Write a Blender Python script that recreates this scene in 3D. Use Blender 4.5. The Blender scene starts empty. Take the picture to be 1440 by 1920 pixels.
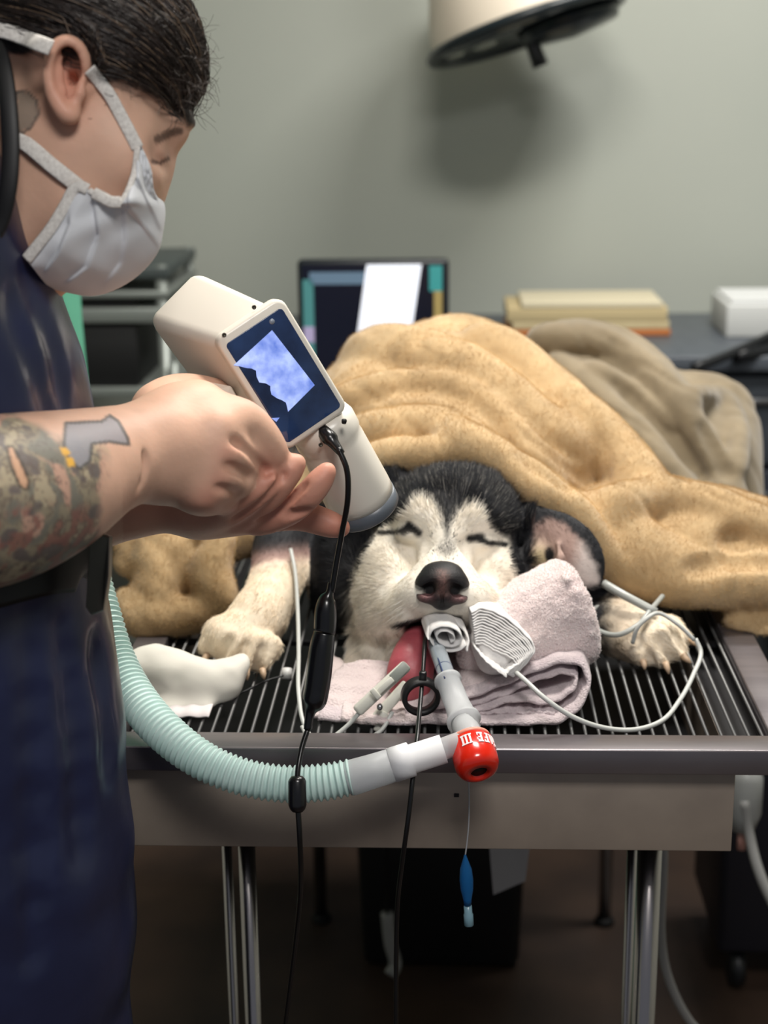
import bpy, bmesh, math, random
import numpy as np
from mathutils import Vector, Matrix

SC = bpy.context.scene
COL = SC.collection
rng = np.random.default_rng(7)
random.seed(7)

# ---------------------------------------------------------------- camera, world, lights, exposure
FPX = 2900.0                                   # focal length in pixels of the 1440x1920 frame
RV = np.array([0.99912208, 0.04040833, -0.01105582])
UV = np.array([-0.00049365, 0.27524034, 0.96137532])
FV = np.array([-0.04189058, 0.96052586, -0.27501865])
CP = np.array([0.01016, -1.26930, 1.48317])
cam_d = bpy.data.cameras.new('camera')
cam = bpy.data.objects.new('camera', cam_d)
COL.objects.link(cam)
cam_d.sensor_fit = 'VERTICAL'
cam_d.sensor_height = 36.0
cam_d.sensor_width = 27.0
cam_d.lens = FPX / 1920.0 * 36.0
cam_d.clip_start = 0.05
cam.matrix_world = Matrix(((RV[0], UV[0], -FV[0], CP[0]),
                           (RV[1], UV[1], -FV[1], CP[1]),
                           (RV[2], UV[2], -FV[2], CP[2]),
                           (0, 0, 0, 1)))
cam_d.dof.use_dof = True
cam_d.dof.focus_distance = 1.32
cam_d.dof.aperture_fstop = 5.0
SC.camera = cam
SC.view_settings.view_transform = 'Standard'
SC.view_settings.look = 'None'
SC.view_settings.gamma = 1.0
SC.view_settings.use_curve_mapping = False
SC.view_settings.exposure = 0.14

world = bpy.data.worlds.new('World')
SC.world = world
world.use_nodes = True
bgn = world.node_tree.nodes['Background']
bgn.inputs['Color'].default_value = (0.80, 0.86, 1.0, 1)
bgn.inputs['Strength'].default_value = 0.17


def area(name, loc, target, size, size_y, power, color):
    l = bpy.data.lights.new(name, 'AREA')
    l.shape = 'RECTANGLE'
    l.size = size
    l.size_y = size_y
    l.energy = power
    l.color = color
    o = bpy.data.objects.new(name, l)
    COL.objects.link(o)
    o.location = loc
    d = Vector(target) - Vector(loc)
    o.rotation_euler = d.to_track_quat('-Z', 'Y').to_euler()
    return o


# ceiling luminaires of the room; the front one is added as fill light
area('ceiling_lamp_main', (0.10, 0.35, 2.66), (0.10, 0.35, 0), 0.55, 0.30, 30, (1.0, 0.95, 0.87))
area('ceiling_lamp_rear', (0.75, 1.25, 2.66), (0.75, 1.25, 0), 0.6, 0.30, 30, (1.0, 0.97, 0.92))
area('front_fill_light', (0.30, -1.45, 2.66), (0.30, -1.45, 0), 0.6, 0.6, 27, (1.0, 0.97, 0.94))


# ---------------------------------------------------------------- photo geometry helpers
def cc(px, py, d):
    """camera-frame coordinates (right, up, depth) of a photo pixel at a depth in metres"""
    return np.array([(px - 720.0) / FPX * d, (960.0 - py) / FPX * d, d])


def c2w(p):
    p = np.asarray(p, float)
    return CP + p[..., 0:1] * RV + p[..., 1:2] * UV + p[..., 2:3] * FV


def w2c(p):
    v = np.asarray(p, float) - CP
    return np.stack([v @ RV, v @ UV, v @ FV], -1)


def atd(px, py, d):
    return c2w(cc(px, py, d))


def _ray(px, py):
    return FV + (px - 720.0) / FPX * RV + (960.0 - py) / FPX * UV


def aty(px, py, Y):
    r = _ray(px, py)
    return CP + r * ((Y - CP[1]) / r[1])


def atz(px, py, Z):
    r = _ray(px, py)
    return CP + r * ((Z - CP[2]) / r[2])


def dof_(p):
    return float((np.asarray(p, float) - CP) @ FV)


# ---------------------------------------------------------------- materials
MATS = {}


def srgb(r, g, b):
    def f(c):
        c /= 255.0
        return c / 12.92 if c <= 0.04045 else ((c + 0.055) / 1.055) ** 2.4
    return (f(r), f(g), f(b), 1.0)


def mat(name, col=(200, 200, 200), rough=0.5, metal=0.0, noise=None, bump=None, spec=None, alpha=None, trans=0.0, ior=None,
        emit=None, emit_s=0.0, sheen=0.0, sss=0.0, coat=0.0, vcol=None, sss_r=(1.0, 0.35, 0.2), streak=None):
    """noise=(scale, col2, amount) varies the colour; bump=(scale, strength, distance); vcol = colour attribute name"""
    if name in MATS:
        return MATS[name]
    m = bpy.data.materials.new(name)
    m.use_nodes = True
    nt = m.node_tree
    b = nt.nodes['Principled BSDF']
    L = nt.links
    c = srgb(*col)
    b.inputs['Base Color'].default_value = c
    b.inputs['Roughness'].default_value = rough
    b.inputs['Metallic'].default_value = metal
    if spec is not None:
        b.inputs['Specular IOR Level'].default_value = spec
    if ior is not None:
        b.inputs['IOR'].default_value = ior
    if trans:
        b.inputs['Transmission Weight'].default_value = trans
    if alpha is not None:
        b.inputs['Alpha'].default_value = alpha
    if emit is not None:
        b.inputs['Emission Color'].default_value = srgb(*emit)
        b.inputs['Emission Strength'].default_value = emit_s
    if sheen:
        b.inputs['Sheen Weight'].default_value = sheen
        b.inputs['Sheen Roughness'].default_value = 0.6
    if sss:
        b.inputs['Subsurface Weight'].default_value = sss
        b.inputs['Subsurface Radius'].default_value = sss_r
        b.inputs['Subsurface Scale'].default_value = 0.006
    if coat:
        b.inputs['Coat Weight'].default_value = coat
        b.inputs['Coat Roughness'].default_value = 0.1
    tc = nt.nodes.new('ShaderNodeTexCoord')
    src = None
    if vcol:
        a = nt.nodes.new('ShaderNodeAttribute')
        a.attribute_name = vcol
        src = a.outputs['Color']
    if noise:
        n = nt.nodes.new('ShaderNodeTexNoise')
        n.inputs['Scale'].default_value = noise[0]
        n.inputs['Detail'].default_value = 5
        if streak:
            mp = nt.nodes.new('ShaderNodeMapping')
            mp.inputs['Scale'].default_value = streak
            L.new(tc.outputs['Object'], mp.inputs['Vector'])
            L.new(mp.outputs['Vector'], n.inputs['Vector'])
        else:
            L.new(tc.outputs['Object'], n.inputs['Vector'])
        mx = nt.nodes.new('ShaderNodeMix')
        mx.data_type = 'RGBA'
        rp = nt.nodes.new('ShaderNodeMapRange')
        rp.inputs['From Min'].default_value = 0.35
        rp.inputs['From Max'].default_value = 0.68
        rp.inputs['To Max'].default_value = noise[2]
        L.new(n.outputs['Fac'], rp.inputs['Value'])
        L.new(rp.outputs['Result'], mx.inputs['Factor'])
        if src is not None:
            L.new(src, mx.inputs['A'])
        else:
            mx.inputs['A'].default_value = c
        mx.inputs['B'].default_value = srgb(*noise[1])
        src = mx.outputs['Result']
    if src is not None:
        L.new(src, b.inputs['Base Color'])
        if emit is not None and noise:
            L.new(src, b.inputs['Emission Color'])
    if bump:
        n2 = nt.nodes.new('ShaderNodeTexNoise')
        n2.inputs['Scale'].default_value = bump[0]
        n2.inputs['Detail'].default_value = 4
        L.new(tc.outputs['Object'], n2.inputs['Vector'])
        bp = nt.nodes.new('ShaderNodeBump')
        bp.inputs['Strength'].default_value = bump[1]
        bp.inputs['Distance'].default_value = bump[2]
        L.new(n2.outputs['Fac'], bp.inputs['Height'])
        L.new(bp.outputs['Normal'], b.inputs['Normal'])
    MATS[name] = m
    return m


# ---------------------------------------------------------------- object helpers
def _wloc(o):
    v = np.zeros(3)
    while o is not None:
        v += np.array(o.location)
        o = o.parent
    return v


def tag(o, label=None, cat=None, group=None, kind=None):
    if label:
        o['label'] = label
    if cat:
        o['category'] = cat
    if group:
        o['group'] = group
    if kind:
        o['kind'] = kind
    return o


def thing(name, loc, label, cat, group=None):
    o = bpy.data.objects.new(name, None)
    o.empty_display_size = 0.05
    o.location = [float(x) for x in loc]
    COL.objects.link(o)
    return tag(o, label, cat, group)


def mk(name, v, f, m, parent=None, smooth=True, cols=None, origin=None, label=None):
    """one mesh object from world-space vertices"""
    v = np.asarray(v, float)
    base = _wloc(parent) if parent is not None else np.zeros(3)
    org = np.asarray(origin, float) if origin is not None else (base if parent is not None else v.mean(0))
    me = bpy.data.meshes.new(name)
    me.from_pydata((v - org).tolist(), [], [list(map(int, q)) for q in f] if not isinstance(f, np.ndarray) else f.tolist())
    if smooth:
        me.polygons.foreach_set('use_smooth', np.ones(len(me.polygons), bool))
    if cols is not None:
        a = me.color_attributes.new('Col', 'FLOAT_COLOR', 'POINT')
        c4 = np.ones((len(v), 4), np.float32)
        c4[:, :3] = cols
        a.data.foreach_set('color', c4.ravel())
    if m is not None:
        me.materials.append(m)
    me.update()
    o = bpy.data.objects.new(name, me)
    COL.objects.link(o)
    if parent is not None:
        o.parent = parent
    o.location = (org - base).tolist()
    if label:
        o['label'] = label
    return o


def from_bm(name, bm, m, parent=None, smooth=False, M=None):
    bm.verts.index_update()
    v = np.array([x.co[:] for x in bm.verts])
    if M is not None:
        A = np.array(M)
        v = v @ A[:3, :3].T + A[:3, 3]
    f = [[x.index for x in p.verts] for p in bm.faces]
    bm.free()
    return mk(name, v, f, m, parent, smooth)


def join_vf(parts):
    V, Fc, n = [], [], 0
    for v, f in parts:
        V.append(np.asarray(v, float))
        Fc += [[i + n for i in q] for q in f]
        n += len(v)
    return np.concatenate(V), Fc


def box_vf(c, s, ax=None):
    """box by centre, full size and optional 3x3 axes (rows)"""
    c = np.asarray(c, float)
    ax = np.eye(3) if ax is None else np.asarray(ax, float)
    h = np.asarray(s, float) / 2
    v = [c + x * h[0] * ax[0] + y * h[1] * ax[1] + z * h[2] * ax[2] for x in (-1, 1) for y in (-1, 1) for z in (-1, 1)]
    f = [[0, 1, 3, 2], [4, 6, 7, 5], [0, 4, 5, 1], [2, 3, 7, 6], [0, 2, 6, 4], [1, 5, 7, 3]]
    if np.linalg.det(ax) < 0:
        f = [q[::-1] for q in f]
    return np.array(v), f


def box(name, c, s, m, parent=None, ax=None, bev=0.0, seg=2, smooth=None):
    bm = bmesh.new()
    bmesh.ops.create_cube(bm, size=1.0)
    bmesh.ops.scale(bm, vec=Vector([float(x) for x in s]), verts=bm.verts)
    if bev > 0:
        bmesh.ops.bevel(bm, geom=list(bm.edges), offset=bev, segments=seg, affect='EDGES', profile=0.5)
    A = np.eye(4)
    A[:3, 3] = c
    if ax is not None:
        A[:3, :3] = np.asarray(ax, float).T
    return from_bm(name, bm, m, parent, (bev > 0) if smooth is None else smooth, A)


def spline(pts, n=40):
    """Catmull-Rom through points (any dimension)"""
    P = np.asarray(pts, float)
    if len(P) == 2:
        t = np.linspace(0, 1, n)[:, None]
        return P[0] * (1 - t) + P[1] * t
    d = np.maximum(np.linalg.norm(np.diff(P[:, :3], axis=0), axis=1), 1e-9) ** 0.5
    T = np.concatenate([[0], np.cumsum(d)])
    E0 = P[0] * 2 - P[1]
    E1 = P[-1] * 2 - P[-2]
    Q = np.vstack([E0, P, E1])
    K = np.concatenate([[T[0] - d[0]], T, [T[-1] + d[-1]]])
    out = []
    for t in np.linspace(T[0], T[-1], n):
        i = min(max(np.searchsorted(T, t, side='right') - 1, 0), len(P) - 2) + 1
        p0, p1, p2, p3 = Q[i - 1], Q[i], Q[i + 1], Q[i + 2]
        t0, t1, t2, t3 = K[i - 1], K[i], K[i + 1], K[i + 2]
        a1 = p0 * (t1 - t) / (t1 - t0) + p1 * (t - t0) / (t1 - t0)
        a2 = p1 * (t2 - t) / (t2 - t1) + p2 * (t - t1) / (t2 - t1)
        a3 = p2 * (t3 - t) / (t3 - t2) + p3 * (t - t2) / (t3 - t2)
        b1 = a1 * (t2 - t) / (t2 - t0) + a2 * (t - t0) / (t2 - t0)
        b2 = a2 * (t3 - t) / (t3 - t1) + a3 * (t - t1) / (t3 - t1)
        out.append(b1 * (t2 - t) / (t2 - t1) + b2 * (t - t1) / (t2 - t1))
    return np.array(out)


def sweep_vf(P, rad, seg=10, caps=True, flat=None, up=None):
    """tube along points; rad scalar or per point; flat=(a,b) scales the two section axes"""
    P = np.asarray(P, float)
    n = len(P)
    rad = np.broadcast_to(np.asarray(rad, float), (n,))
    T = np.gradient(P, axis=0)
    T /= np.maximum(np.linalg.norm(T, axis=1, keepdims=True), 1e-12)
    u = np.array(up, float) if up is not None else (np.array([0, 0, 1.0]) if abs(T[0][2]) < 0.9 else np.array([1.0, 0, 0]))
    v, f = [], []
    ang = np.linspace(0, 2 * math.pi, seg, endpoint=False)
    fa, fb = flat if flat else (1, 1)
    for i in range(n):
        if up is not None:
            u = np.array(up, float)
        u = u - T[i] * (u @ T[i])
        u /= max(np.linalg.norm(u), 1e-9)
        w = np.cross(T[i], u)
        v.append(P[i] + rad[i] * (fa * np.cos(ang)[:, None] * u + fb * np.sin(ang)[:, None] * w))
    v = np.concatenate(v)
    for i in range(n - 1):
        for j in range(seg):
            k = (j + 1) % seg
            f.append([i * seg + j, i * seg + k, (i + 1) * seg + k, (i + 1) * seg + j])
    if caps:
        f.append(list(range(seg))[::-1])
        f.append([(n - 1) * seg + j for j in range(seg)])
    return v, f


def tube(name, pts, rad, m, parent=None, n=None, seg=10, flat=None, up=None, label=None):
    P = np.asarray(pts, float)
    if n:
        if np.ndim(rad):
            Q = spline(np.column_stack([P, np.asarray(rad)]), n)
            P, rad = Q[:, :3], Q[:, 3]
        else:
            P = spline(P, n)
    v, f = sweep_vf(P, rad, seg, True, flat, up)
    return mk(name, v, f, m, parent, True, label=label)


def lathe_vf(prof, o, d, seg=24, up=None, closed=False):
    """prof: (radius, along) pairs; axis from o along d"""
    d = np.asarray(d, float)
    d = d / np.linalg.norm(d)
    u = np.array(up, float) if up is not None else (np.array([0, 0, 1.0]) if abs(d[2]) < 0.9 else np.array([1.0, 0, 0]))
    u = u - d * (u @ d)
    u /= np.linalg.norm(u)
    w = np.cross(d, u)
    ang = np.linspace(0, 2 * math.pi, seg, endpoint=False)
    v, f = [], []
    for r, a in prof:
        v.append(np.asarray(o) + d * a + max(r, 1e-5) * (np.cos(ang)[:, None] * u + np.sin(ang)[:, None] * w))
    v = np.concatenate(v)
    n = len(prof)
    for i in range(n if closed else n - 1):
        i2 = (i + 1) % n
        for j in range(seg):
            k = (j + 1) % seg
            f.append([i * seg + j, i * seg + k, i2 * seg + k, i2 * seg + j])
    return v, f


def lathe(name, prof, o, d, m, parent=None, seg=24, smooth=True, up=None, closed=False):
    v, f = lathe_vf(prof, o, d, seg, up, closed)
    return mk(name, v, f, m, parent, smooth)


def autosmooth(o, ang=40):
    me = o.data
    bm = bmesh.new()
    bm.from_mesh(me)
    lim = math.radians(ang)
    for e in bm.edges:
        if len(e.link_faces) == 2 and e.calc_face_angle(0) > lim:
            e.smooth = False
    bm.to_mesh(me)
    bm.free()
    return o


# ---------------------------------------------------------------- smooth noise
def _hash(ix, iy, iz, s):
    h = (ix * 374761393 + iy * 668265263 + iz * 2147483647 + s * 974711) & 0x7fffffff
    h = ((h ^ (h >> 13)) * 1274126177) & 0x7fffffff
    return ((h ^ (h >> 16)) & 0xffff) / 32768.0 - 1.0


def vnoise(p, scale=1.0, seed=0):
    q = np.asarray(p, float) * scale + 100.0
    i = np.floor(q).astype(np.int64)
    t = q - i
    t = t * t * (3 - 2 * t)
    r = 0
    for dx in (0, 1):
        for dy in (0, 1):
            for dz in (0, 1):
                w = (t[:, 0] if dx else 1 - t[:, 0]) * (t[:, 1] if dy else 1 - t[:, 1]) * (t[:, 2] if dz else 1 - t[:, 2])
                r = r + w * _hash(i[:, 0] + dx, i[:, 1] + dy, i[:, 2] + dz, seed)
    return r


def fbm(p, scale=1.0, octv=3, seed=0):
    r = 0
    a = 1.0
    for k in range(octv):
        r = r + a * vnoise(p, scale * 2 ** k, seed + k)
        a *= 0.5
    return r


def sst(a, b, x):
    t = np.clip((x - a) / (b - a), 0, 1)
    return t * t * (3 - 2 * t)


# ---------------------------------------------------------------- signed-distance modelling (camera-oriented metric frame)
class Field:
    """solid modelling on a voxel grid; coordinates are metres in a rigid frame (right, up, depth)"""

    def __init__(self, lo, hi, h):
        self.lo = np.array(lo, float)
        self.h = h
        self.n = np.ceil((np.array(hi) - self.lo) / h).astype(int) + 1
        self.a = np.full(self.n, 1.0, np.float32)

    def _sub(self, lo, hi):
        i0 = np.clip(np.floor((lo - self.lo) / self.h).astype(int), 0, self.n)
        i1 = np.clip(np.ceil((hi - self.lo) / self.h).astype(int) + 1, 0, self.n)
        if np.any(i1 <= i0):
            return None, None
        sl = tuple(slice(a, b) for a, b in zip(i0, i1))
        g = [(self.lo[k] + self.h * np.arange(i0[k], i1[k])).astype(np.float32) for k in range(3)]
        return sl, (g[0][:, None, None], g[1][None, :, None], g[2][None, None, :])

    def _op(self, sl, d, k, cut):
        a = self.a[sl]
        if cut:
            b = -d
            hh = np.clip(0.5 - 0.5 * (b - a) / k, 0, 1) if k > 0 else None
            self.a[sl] = np.maximum(a, b) if k <= 0 else b * (1 - hh) + a * hh + k * hh * (1 - hh)
        else:
            if k <= 0:
                self.a[sl] = np.minimum(a, d)
            else:
                hh = np.clip(0.5 + 0.5 * (d - a) / k, 0, 1)
                self.a[sl] = d * (1 - hh) + a * hh - k * hh * (1 - hh)

    def ell(self, c, r, k=0.0, rot=None, cut=False):
        """ellipsoid; rot = 3x3 rows are its axes in the frame"""
        c = np.asarray(c, float)
        r = np.asarray(r, float) * np.ones(3)
        if rot is None:
            e = r
        else:
            e = np.sqrt(((np.asarray(rot) * r[:, None]) ** 2).sum(0))
        m = k + 4 * self.h
        sl, g = self._sub(c - e - m, c + e + m)
        if sl is None:
            return self
        q = [g[i] - c[i] for i in range(3)]
        if rot is not None:
            q = [rot[i][0] * q[0] + rot[i][1] * q[1] + rot[i][2] * q[2] for i in range(3)]
        k0 = np.sqrt((q[0] / r[0]) ** 2 + (q[1] / r[1]) ** 2 + (q[2] / r[2]) ** 2)
        k1 = np.sqrt((q[0] / r[0] ** 2) ** 2 + (q[1] / r[1] ** 2) ** 2 + (q[2] / r[2] ** 2) ** 2)
        self._op(sl, (k0 * (k0 - 1) / np.maximum(k1, 1e-6)).astype(np.float32), k, cut)
        return self

    def cap(self, a, b, ra, rb=None, k=0.0, cut=False, sq=None):
        """tapered capsule; sq=(axis, factor) squashes the section along an axis"""
        a = np.asarray(a, float)
        b = np.asarray(b, float)
        rb = ra if rb is None else rb
        R = max(ra, rb)
        m = R + k + 4 * self.h
        sl, g = self._sub(np.minimum(a, b) - m, np.maximum(a, b) + m)
        if sl is None:
            return self
        ab = b - a
        q = [g[i] - a[i] for i in range(3)]
        t = np.clip((q[0] * ab[0] + q[1] * ab[1] + q[2] * ab[2]) / max(ab @ ab, 1e-12), 0, 1)
        w = [q[i] - t * ab[i] for i in range(3)]
        dd = w[0] ** 2 + w[1] ** 2 + w[2] ** 2
        if sq is not None:
            ax = np.asarray(sq[0], float)
            ax = ax / np.linalg.norm(ax)
            s = w[0] * ax[0] + w[1] * ax[1] + w[2] * ax[2]
            dd = dd + s * s * (1.0 / sq[1] ** 2 - 1)
        self._op(sl, (np.sqrt(np.maximum(dd, 0)) - (ra + t * (rb - ra))).astype(np.float32), k, cut)
        return self

    def chain(self, pts, rads, k=0.0, cut=False, n=None, sq=None):
        pts = np.asarray(pts, float)
        rads = np.broadcast_to(np.asarray(rads, float), (len(pts),))
        if n:
            Q = spline(np.column_stack([pts, rads]), n)
            pts, rads = Q[:, :3], Q[:, 3]
        for i in range(len(pts) - 1):
            self.cap(pts[i], pts[i + 1], rads[i], rads[i + 1], k, cut, sq)
        return self

    def half(self, c, n, k=0.002):
        """keep the side of a plane that n points away from"""
        n = np.asarray(n, float)
        n = n / np.linalg.norm(n)
        g = [(self.lo[i] + self.h * np.arange(self.n[i])).astype(np.float32) for i in range(3)]
        d = (g[0] - c[0])[:, None, None] * n[0] + (g[1] - c[1])[None, :, None] * n[1] + (g[2] - c[2])[None, None, :] * n[2]
        self._op((slice(None),) * 3, -d.astype(np.float32), k, True)
        return self

    def floor(self, z, k=0.003):
        """flat underside at world height z"""
        p = w2c(np.array([0, 0.3, z]))
        q = w2c(np.array([0, 0.3, z - 1.0]))
        return self.half(p, q - p, k)

    def mesh(self, smooth=1):
        """surface nets -> world vertices, quads, normals"""
        A = self.a
        n = self.n
        S = A < 0
        cells, pos, quads = [], [], []
        nc = n - 1

        def lin(i, j, k):
            return (i * nc[1] + j) * nc[2] + k
        for ax in range(3):
            sl0 = [slice(None)] * 3
            sl1 = [slice(None)] * 3
            sl0[ax] = slice(0, -1)
            sl1[ax] = slice(1, None)
            E = np.argwhere(S[tuple(sl0)] != S[tuple(sl1)])
            o1, o2 = (ax + 1) % 3, (ax + 2) % 3
            ok = (E[:, o1] > 0) & (E[:, o1] < n[o1] - 1) & (E[:, o2] > 0) & (E[:, o2] < n[o2] - 1)
            E = E[ok]
            E1 = E.copy()
            E1[:, ax] += 1
            a0 = A[E[:, 0], E[:, 1], E[:, 2]]
            a1 = A[E1[:, 0], E1[:, 1], E1[:, 2]]
            t = a0 / (a0 - a1)
            p = E.astype(float)
            p[:, ax] += t
            q = []
            for d1, d2 in ((-1, -1), (0, -1), (0, 0), (-1, 0)):
                c = E.copy()
                c[:, o1] += d1
                c[:, o2] += d2
                li = lin(c[:, 0], c[:, 1], c[:, 2])
                q.append(li)
                cells.append(li)
                pos.append(p)
            q = np.stack(q, 1)
            flip = a0 < 0
            q[flip] = q[flip][:, ::-1]
            quads.append(q)
        cells = np.concatenate(cells)
        pos = np.concatenate(pos)
        quads = np.concatenate(quads)
        uq, inv = np.unique(cells, return_inverse=True)
        cnt = np.bincount(inv)
        V = np.stack([np.bincount(inv, pos[:, k]) / cnt for k in range(3)], 1)
        Q = np.searchsorted(uq, quads)
        for _ in range(smooth):
            acc = np.zeros_like(V)
            w = np.zeros(len(V))
            for a_, b_ in ((0, 1), (1, 2), (2, 3), (3, 0)):
                for k in range(3):
                    acc[:, k] += np.bincount(Q[:, a_], V[Q[:, b_], k], len(V)) + np.bincount(Q[:, b_], V[Q[:, a_], k], len(V))
                w += np.bincount(Q[:, a_], minlength=len(V)) + np.bincount(Q[:, b_], minlength=len(V))
            V = 0.5 * V + 0.5 * acc / np.maximum(w, 1)[:, None]
        V = V * self.h + self.lo
        W = c2w(V)
        return W, Q, vnormals(W, Q), V


def vnormals(V, Q):
    n = np.cross(V[Q[:, 2]] - V[Q[:, 0]], V[Q[:, 3]] - V[Q[:, 1]])
    N = np.zeros_like(V)
    for c in range(4):
        for k in range(3):
            N[:, k] += np.bincount(Q[:, c], n[:, k], len(V))
    return N / np.maximum(np.linalg.norm(N, axis=1, keepdims=True), 1e-12)


# ---------------------------------------------------------------- hair as real curves
def scatter(V, Q, N, count, weight=None):
    """random points on a quad mesh: position, normal, quad index, corner weights"""
    a = np.linalg.norm(np.cross(V[Q[:, 2]] - V[Q[:, 0]], V[Q[:, 3]] - V[Q[:, 1]]), axis=1) * 0.5
    if weight is not None:
        a = a * weight[Q].mean(1)
    c = np.cumsum(a)
    i = np.searchsorted(c, rng.random(count) * c[-1])
    i = np.minimum(i, len(Q) - 1)
    s, t = rng.random(count)[:, None], rng.random(count)[:, None]
    w = np.concatenate([(1 - s) * (1 - t), s * (1 - t), s * t, (1 - s) * t], 1)
    P = (V[Q[i]] * w[:, :, None]).sum(1)
    n = (N[Q[i]] * w[:, :, None]).sum(1)
    n /= np.maximum(np.linalg.norm(n, axis=1, keepdims=True), 1e-9)
    return P, n, i, w


def hair(name, PTS, rad, cols, m, parent=None, kind='stuff', tip=0.25):
    """PTS: (N, k, 3) world points; rad: (N,) root radius; cols: (N, 3)"""
    N_, k = PTS.shape[:2]
    hc = bpy.data.hair_curves.new(name)
    hc.add_curves([k] * N_)
    base = _wloc(parent) if parent is not None else np.zeros(3)
    hc.attributes['position'].data.foreach_set('vector', (PTS - base).astype(np.float32).ravel())
    r = np.asarray(rad)[:, None] * np.linspace(1, tip, k)[None, :]
    ra = hc.attributes.get('radius') or hc.attributes.new('radius', 'FLOAT', 'POINT')
    ra.data.foreach_set('value', r.astype(np.float32).ravel())
    ca = hc.attributes.new('Col', 'FLOAT_COLOR', 'POINT')
    c4 = np.ones((N_, k, 4), np.float32)
    c4[:, :, :3] = np.asarray(cols)[:, None, :]
    ca.data.foreach_set('color', c4.ravel())
    hc.materials.append(m)
    o = bpy.data.objects.new(name, hc)
    COL.objects.link(o)
    if parent is not None:
        o.parent = parent
    if kind:
        o['kind'] = kind
    return o


def text_vf(body, size, font_scale=1.0):
    """flat lettering as mesh data in the XY plane"""
    cu = bpy.data.curves.new('lettering', 'FONT')
    cu.body = body
    cu.size = size
    cu.align_x = 'CENTER'
    cu.align_y = 'CENTER'
    cu.resolution_u = 4
    o = bpy.data.objects.new('lettering', cu)
    COL.objects.link(o)
    dg = bpy.context.evaluated_depsgraph_get()
    me = bpy.data.meshes.new_from_object(o.evaluated_get(dg))
    v = np.array([x.co[:] for x in me.vertices])
    f = [list(p.vertices) for p in me.polygons]
    bpy.data.objects.remove(o)
    bpy.data.curves.remove(cu)
    bpy.data.meshes.remove(me)
    return v, f


def lin3(r, g, b):
    return np.array(srgb(r, g, b)[:3])

# ================================================================ the room
M_wall = mat('wall_paint', (180, 184, 175), 0.75, noise=(1.6, (170, 176, 168), 0.6), bump=(60, 0.08, 0.002))
M_floor = mat('floor_vinyl', (74, 58, 48), 0.45, noise=(6, (48, 38, 34), 0.8))
M_ceil = mat('ceiling_paint', (205, 205, 200), 0.9)


def slab(name, lo, hi, m, kind='structure'):
    lo, hi = np.array(lo, float), np.array(hi, float)
    v, f = box_vf((lo + hi) / 2, hi - lo)
    o = mk(name, v, f, m, None, False)
    return tag(o, kind=kind)


WALL_Y = 2.35
slab('floor', (-1.9, -2.2, -0.05), (2.4, WALL_Y, 0), M_floor)
slab('wall_back', (-1.9, WALL_Y, 0), (2.4, WALL_Y + 0.1, 2.75), M_wall)
slab('wall_left', (-2.0, -2.2, 0), (-1.9, WALL_Y + 0.1, 2.75), M_wall)
slab('wall_right', (2.4, -2.2, 0), (2.5, WALL_Y + 0.1, 2.75), M_wall)
slab('ceiling', (-1.9, -2.2, 2.75), (2.4, WALL_Y, 2.8), M_ceil)
slab('baseboard_back', (-1.9, WALL_Y - 0.012, 0), (2.4, WALL_Y, 0.1), mat('baseboard_grey', (70, 72, 74), 0.6))

# ================================================================ steel wet table
M_steel = mat('brushed_steel', (134, 128, 130), 0.30, 0.7, noise=(5, (104, 98, 102), 0.7), streak=(1, 8, 3))
M_steelp = mat('stained_steel_panel', (172, 158, 144), 0.45, 0.3, noise=(9, (136, 124, 114), 0.7))
M_steeld = mat('shaded_dark_steel', (40, 40, 42), 0.5, 0.6)  # shade inside the basin put into the steel colour; also serves small dark parts
M_rod = mat('grate_rod_steel', (112, 112, 112), 0.45, 0.6)
M_leg = mat('tubular_leg_steel', (176, 170, 168), 0.2, 1.0)
TX0, TX1, TY0, TY1, TZ = -0.325, 0.335, 0.0, 1.36, 0.90
table = thing('exam_table', (0, 0.66, 0), 'stainless steel wet exam table with rod grate top under the dog', 'table')


def rim_bar(lo, hi):
    lo, hi = np.array(lo), np.array(hi)
    return box('rim', (lo + hi) / 2, hi - lo, M_steel, table, bev=0.0016, seg=3)


rim_bar((TX0, TY0, TZ - 0.024), (TX1, TY0 + 0.034, TZ))
rim_bar((TX0, TY1 - 0.034, TZ - 0.024), (TX1, TY1, TZ))
rim_bar((TX0, TY0 + 0.034, TZ - 0.024), (TX0 + 0.034, TY1 - 0.034, TZ))
rim_bar((TX1 - 0.034, TY0 + 0.034, TZ - 0.024), (TX1, TY1 - 0.034, TZ))
BX0, BX1, BZ = -0.30, 0.268, 0.793
box('front_panel', ((BX0 + BX1) / 2, 0.0165, (TZ - 0.024 + BZ) / 2), (BX1 - BX0, 0.003, TZ - 0.024 - BZ), M_steelp, table, bev=0.001)
box('rear_panel', ((BX0 + BX1) / 2, TY1 - 0.0165, (TZ - 0.024 + BZ) / 2), (BX1 - BX0, 0.003, TZ - 0.024 - BZ), M_steelp, table)
for x in (BX0 + 0.0015, BX1 - 0.0015):
    box('side_panel', (x, (TY0 + TY1) / 2, (TZ - 0.024 + BZ) / 2), (0.003, TY1 - TY0 - 0.036, TZ - 0.024 - BZ), M_steelp, table)
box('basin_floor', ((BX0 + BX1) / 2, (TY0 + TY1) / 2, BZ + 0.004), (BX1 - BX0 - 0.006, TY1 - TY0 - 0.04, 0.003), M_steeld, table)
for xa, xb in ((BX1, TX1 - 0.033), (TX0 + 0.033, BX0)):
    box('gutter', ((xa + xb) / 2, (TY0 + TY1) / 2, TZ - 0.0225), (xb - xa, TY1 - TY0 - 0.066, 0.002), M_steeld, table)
box('panel_rivet', aty(856, 1491, 0.0145), (0.0045, 0.002, 0.003), M_steeld, table)
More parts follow.
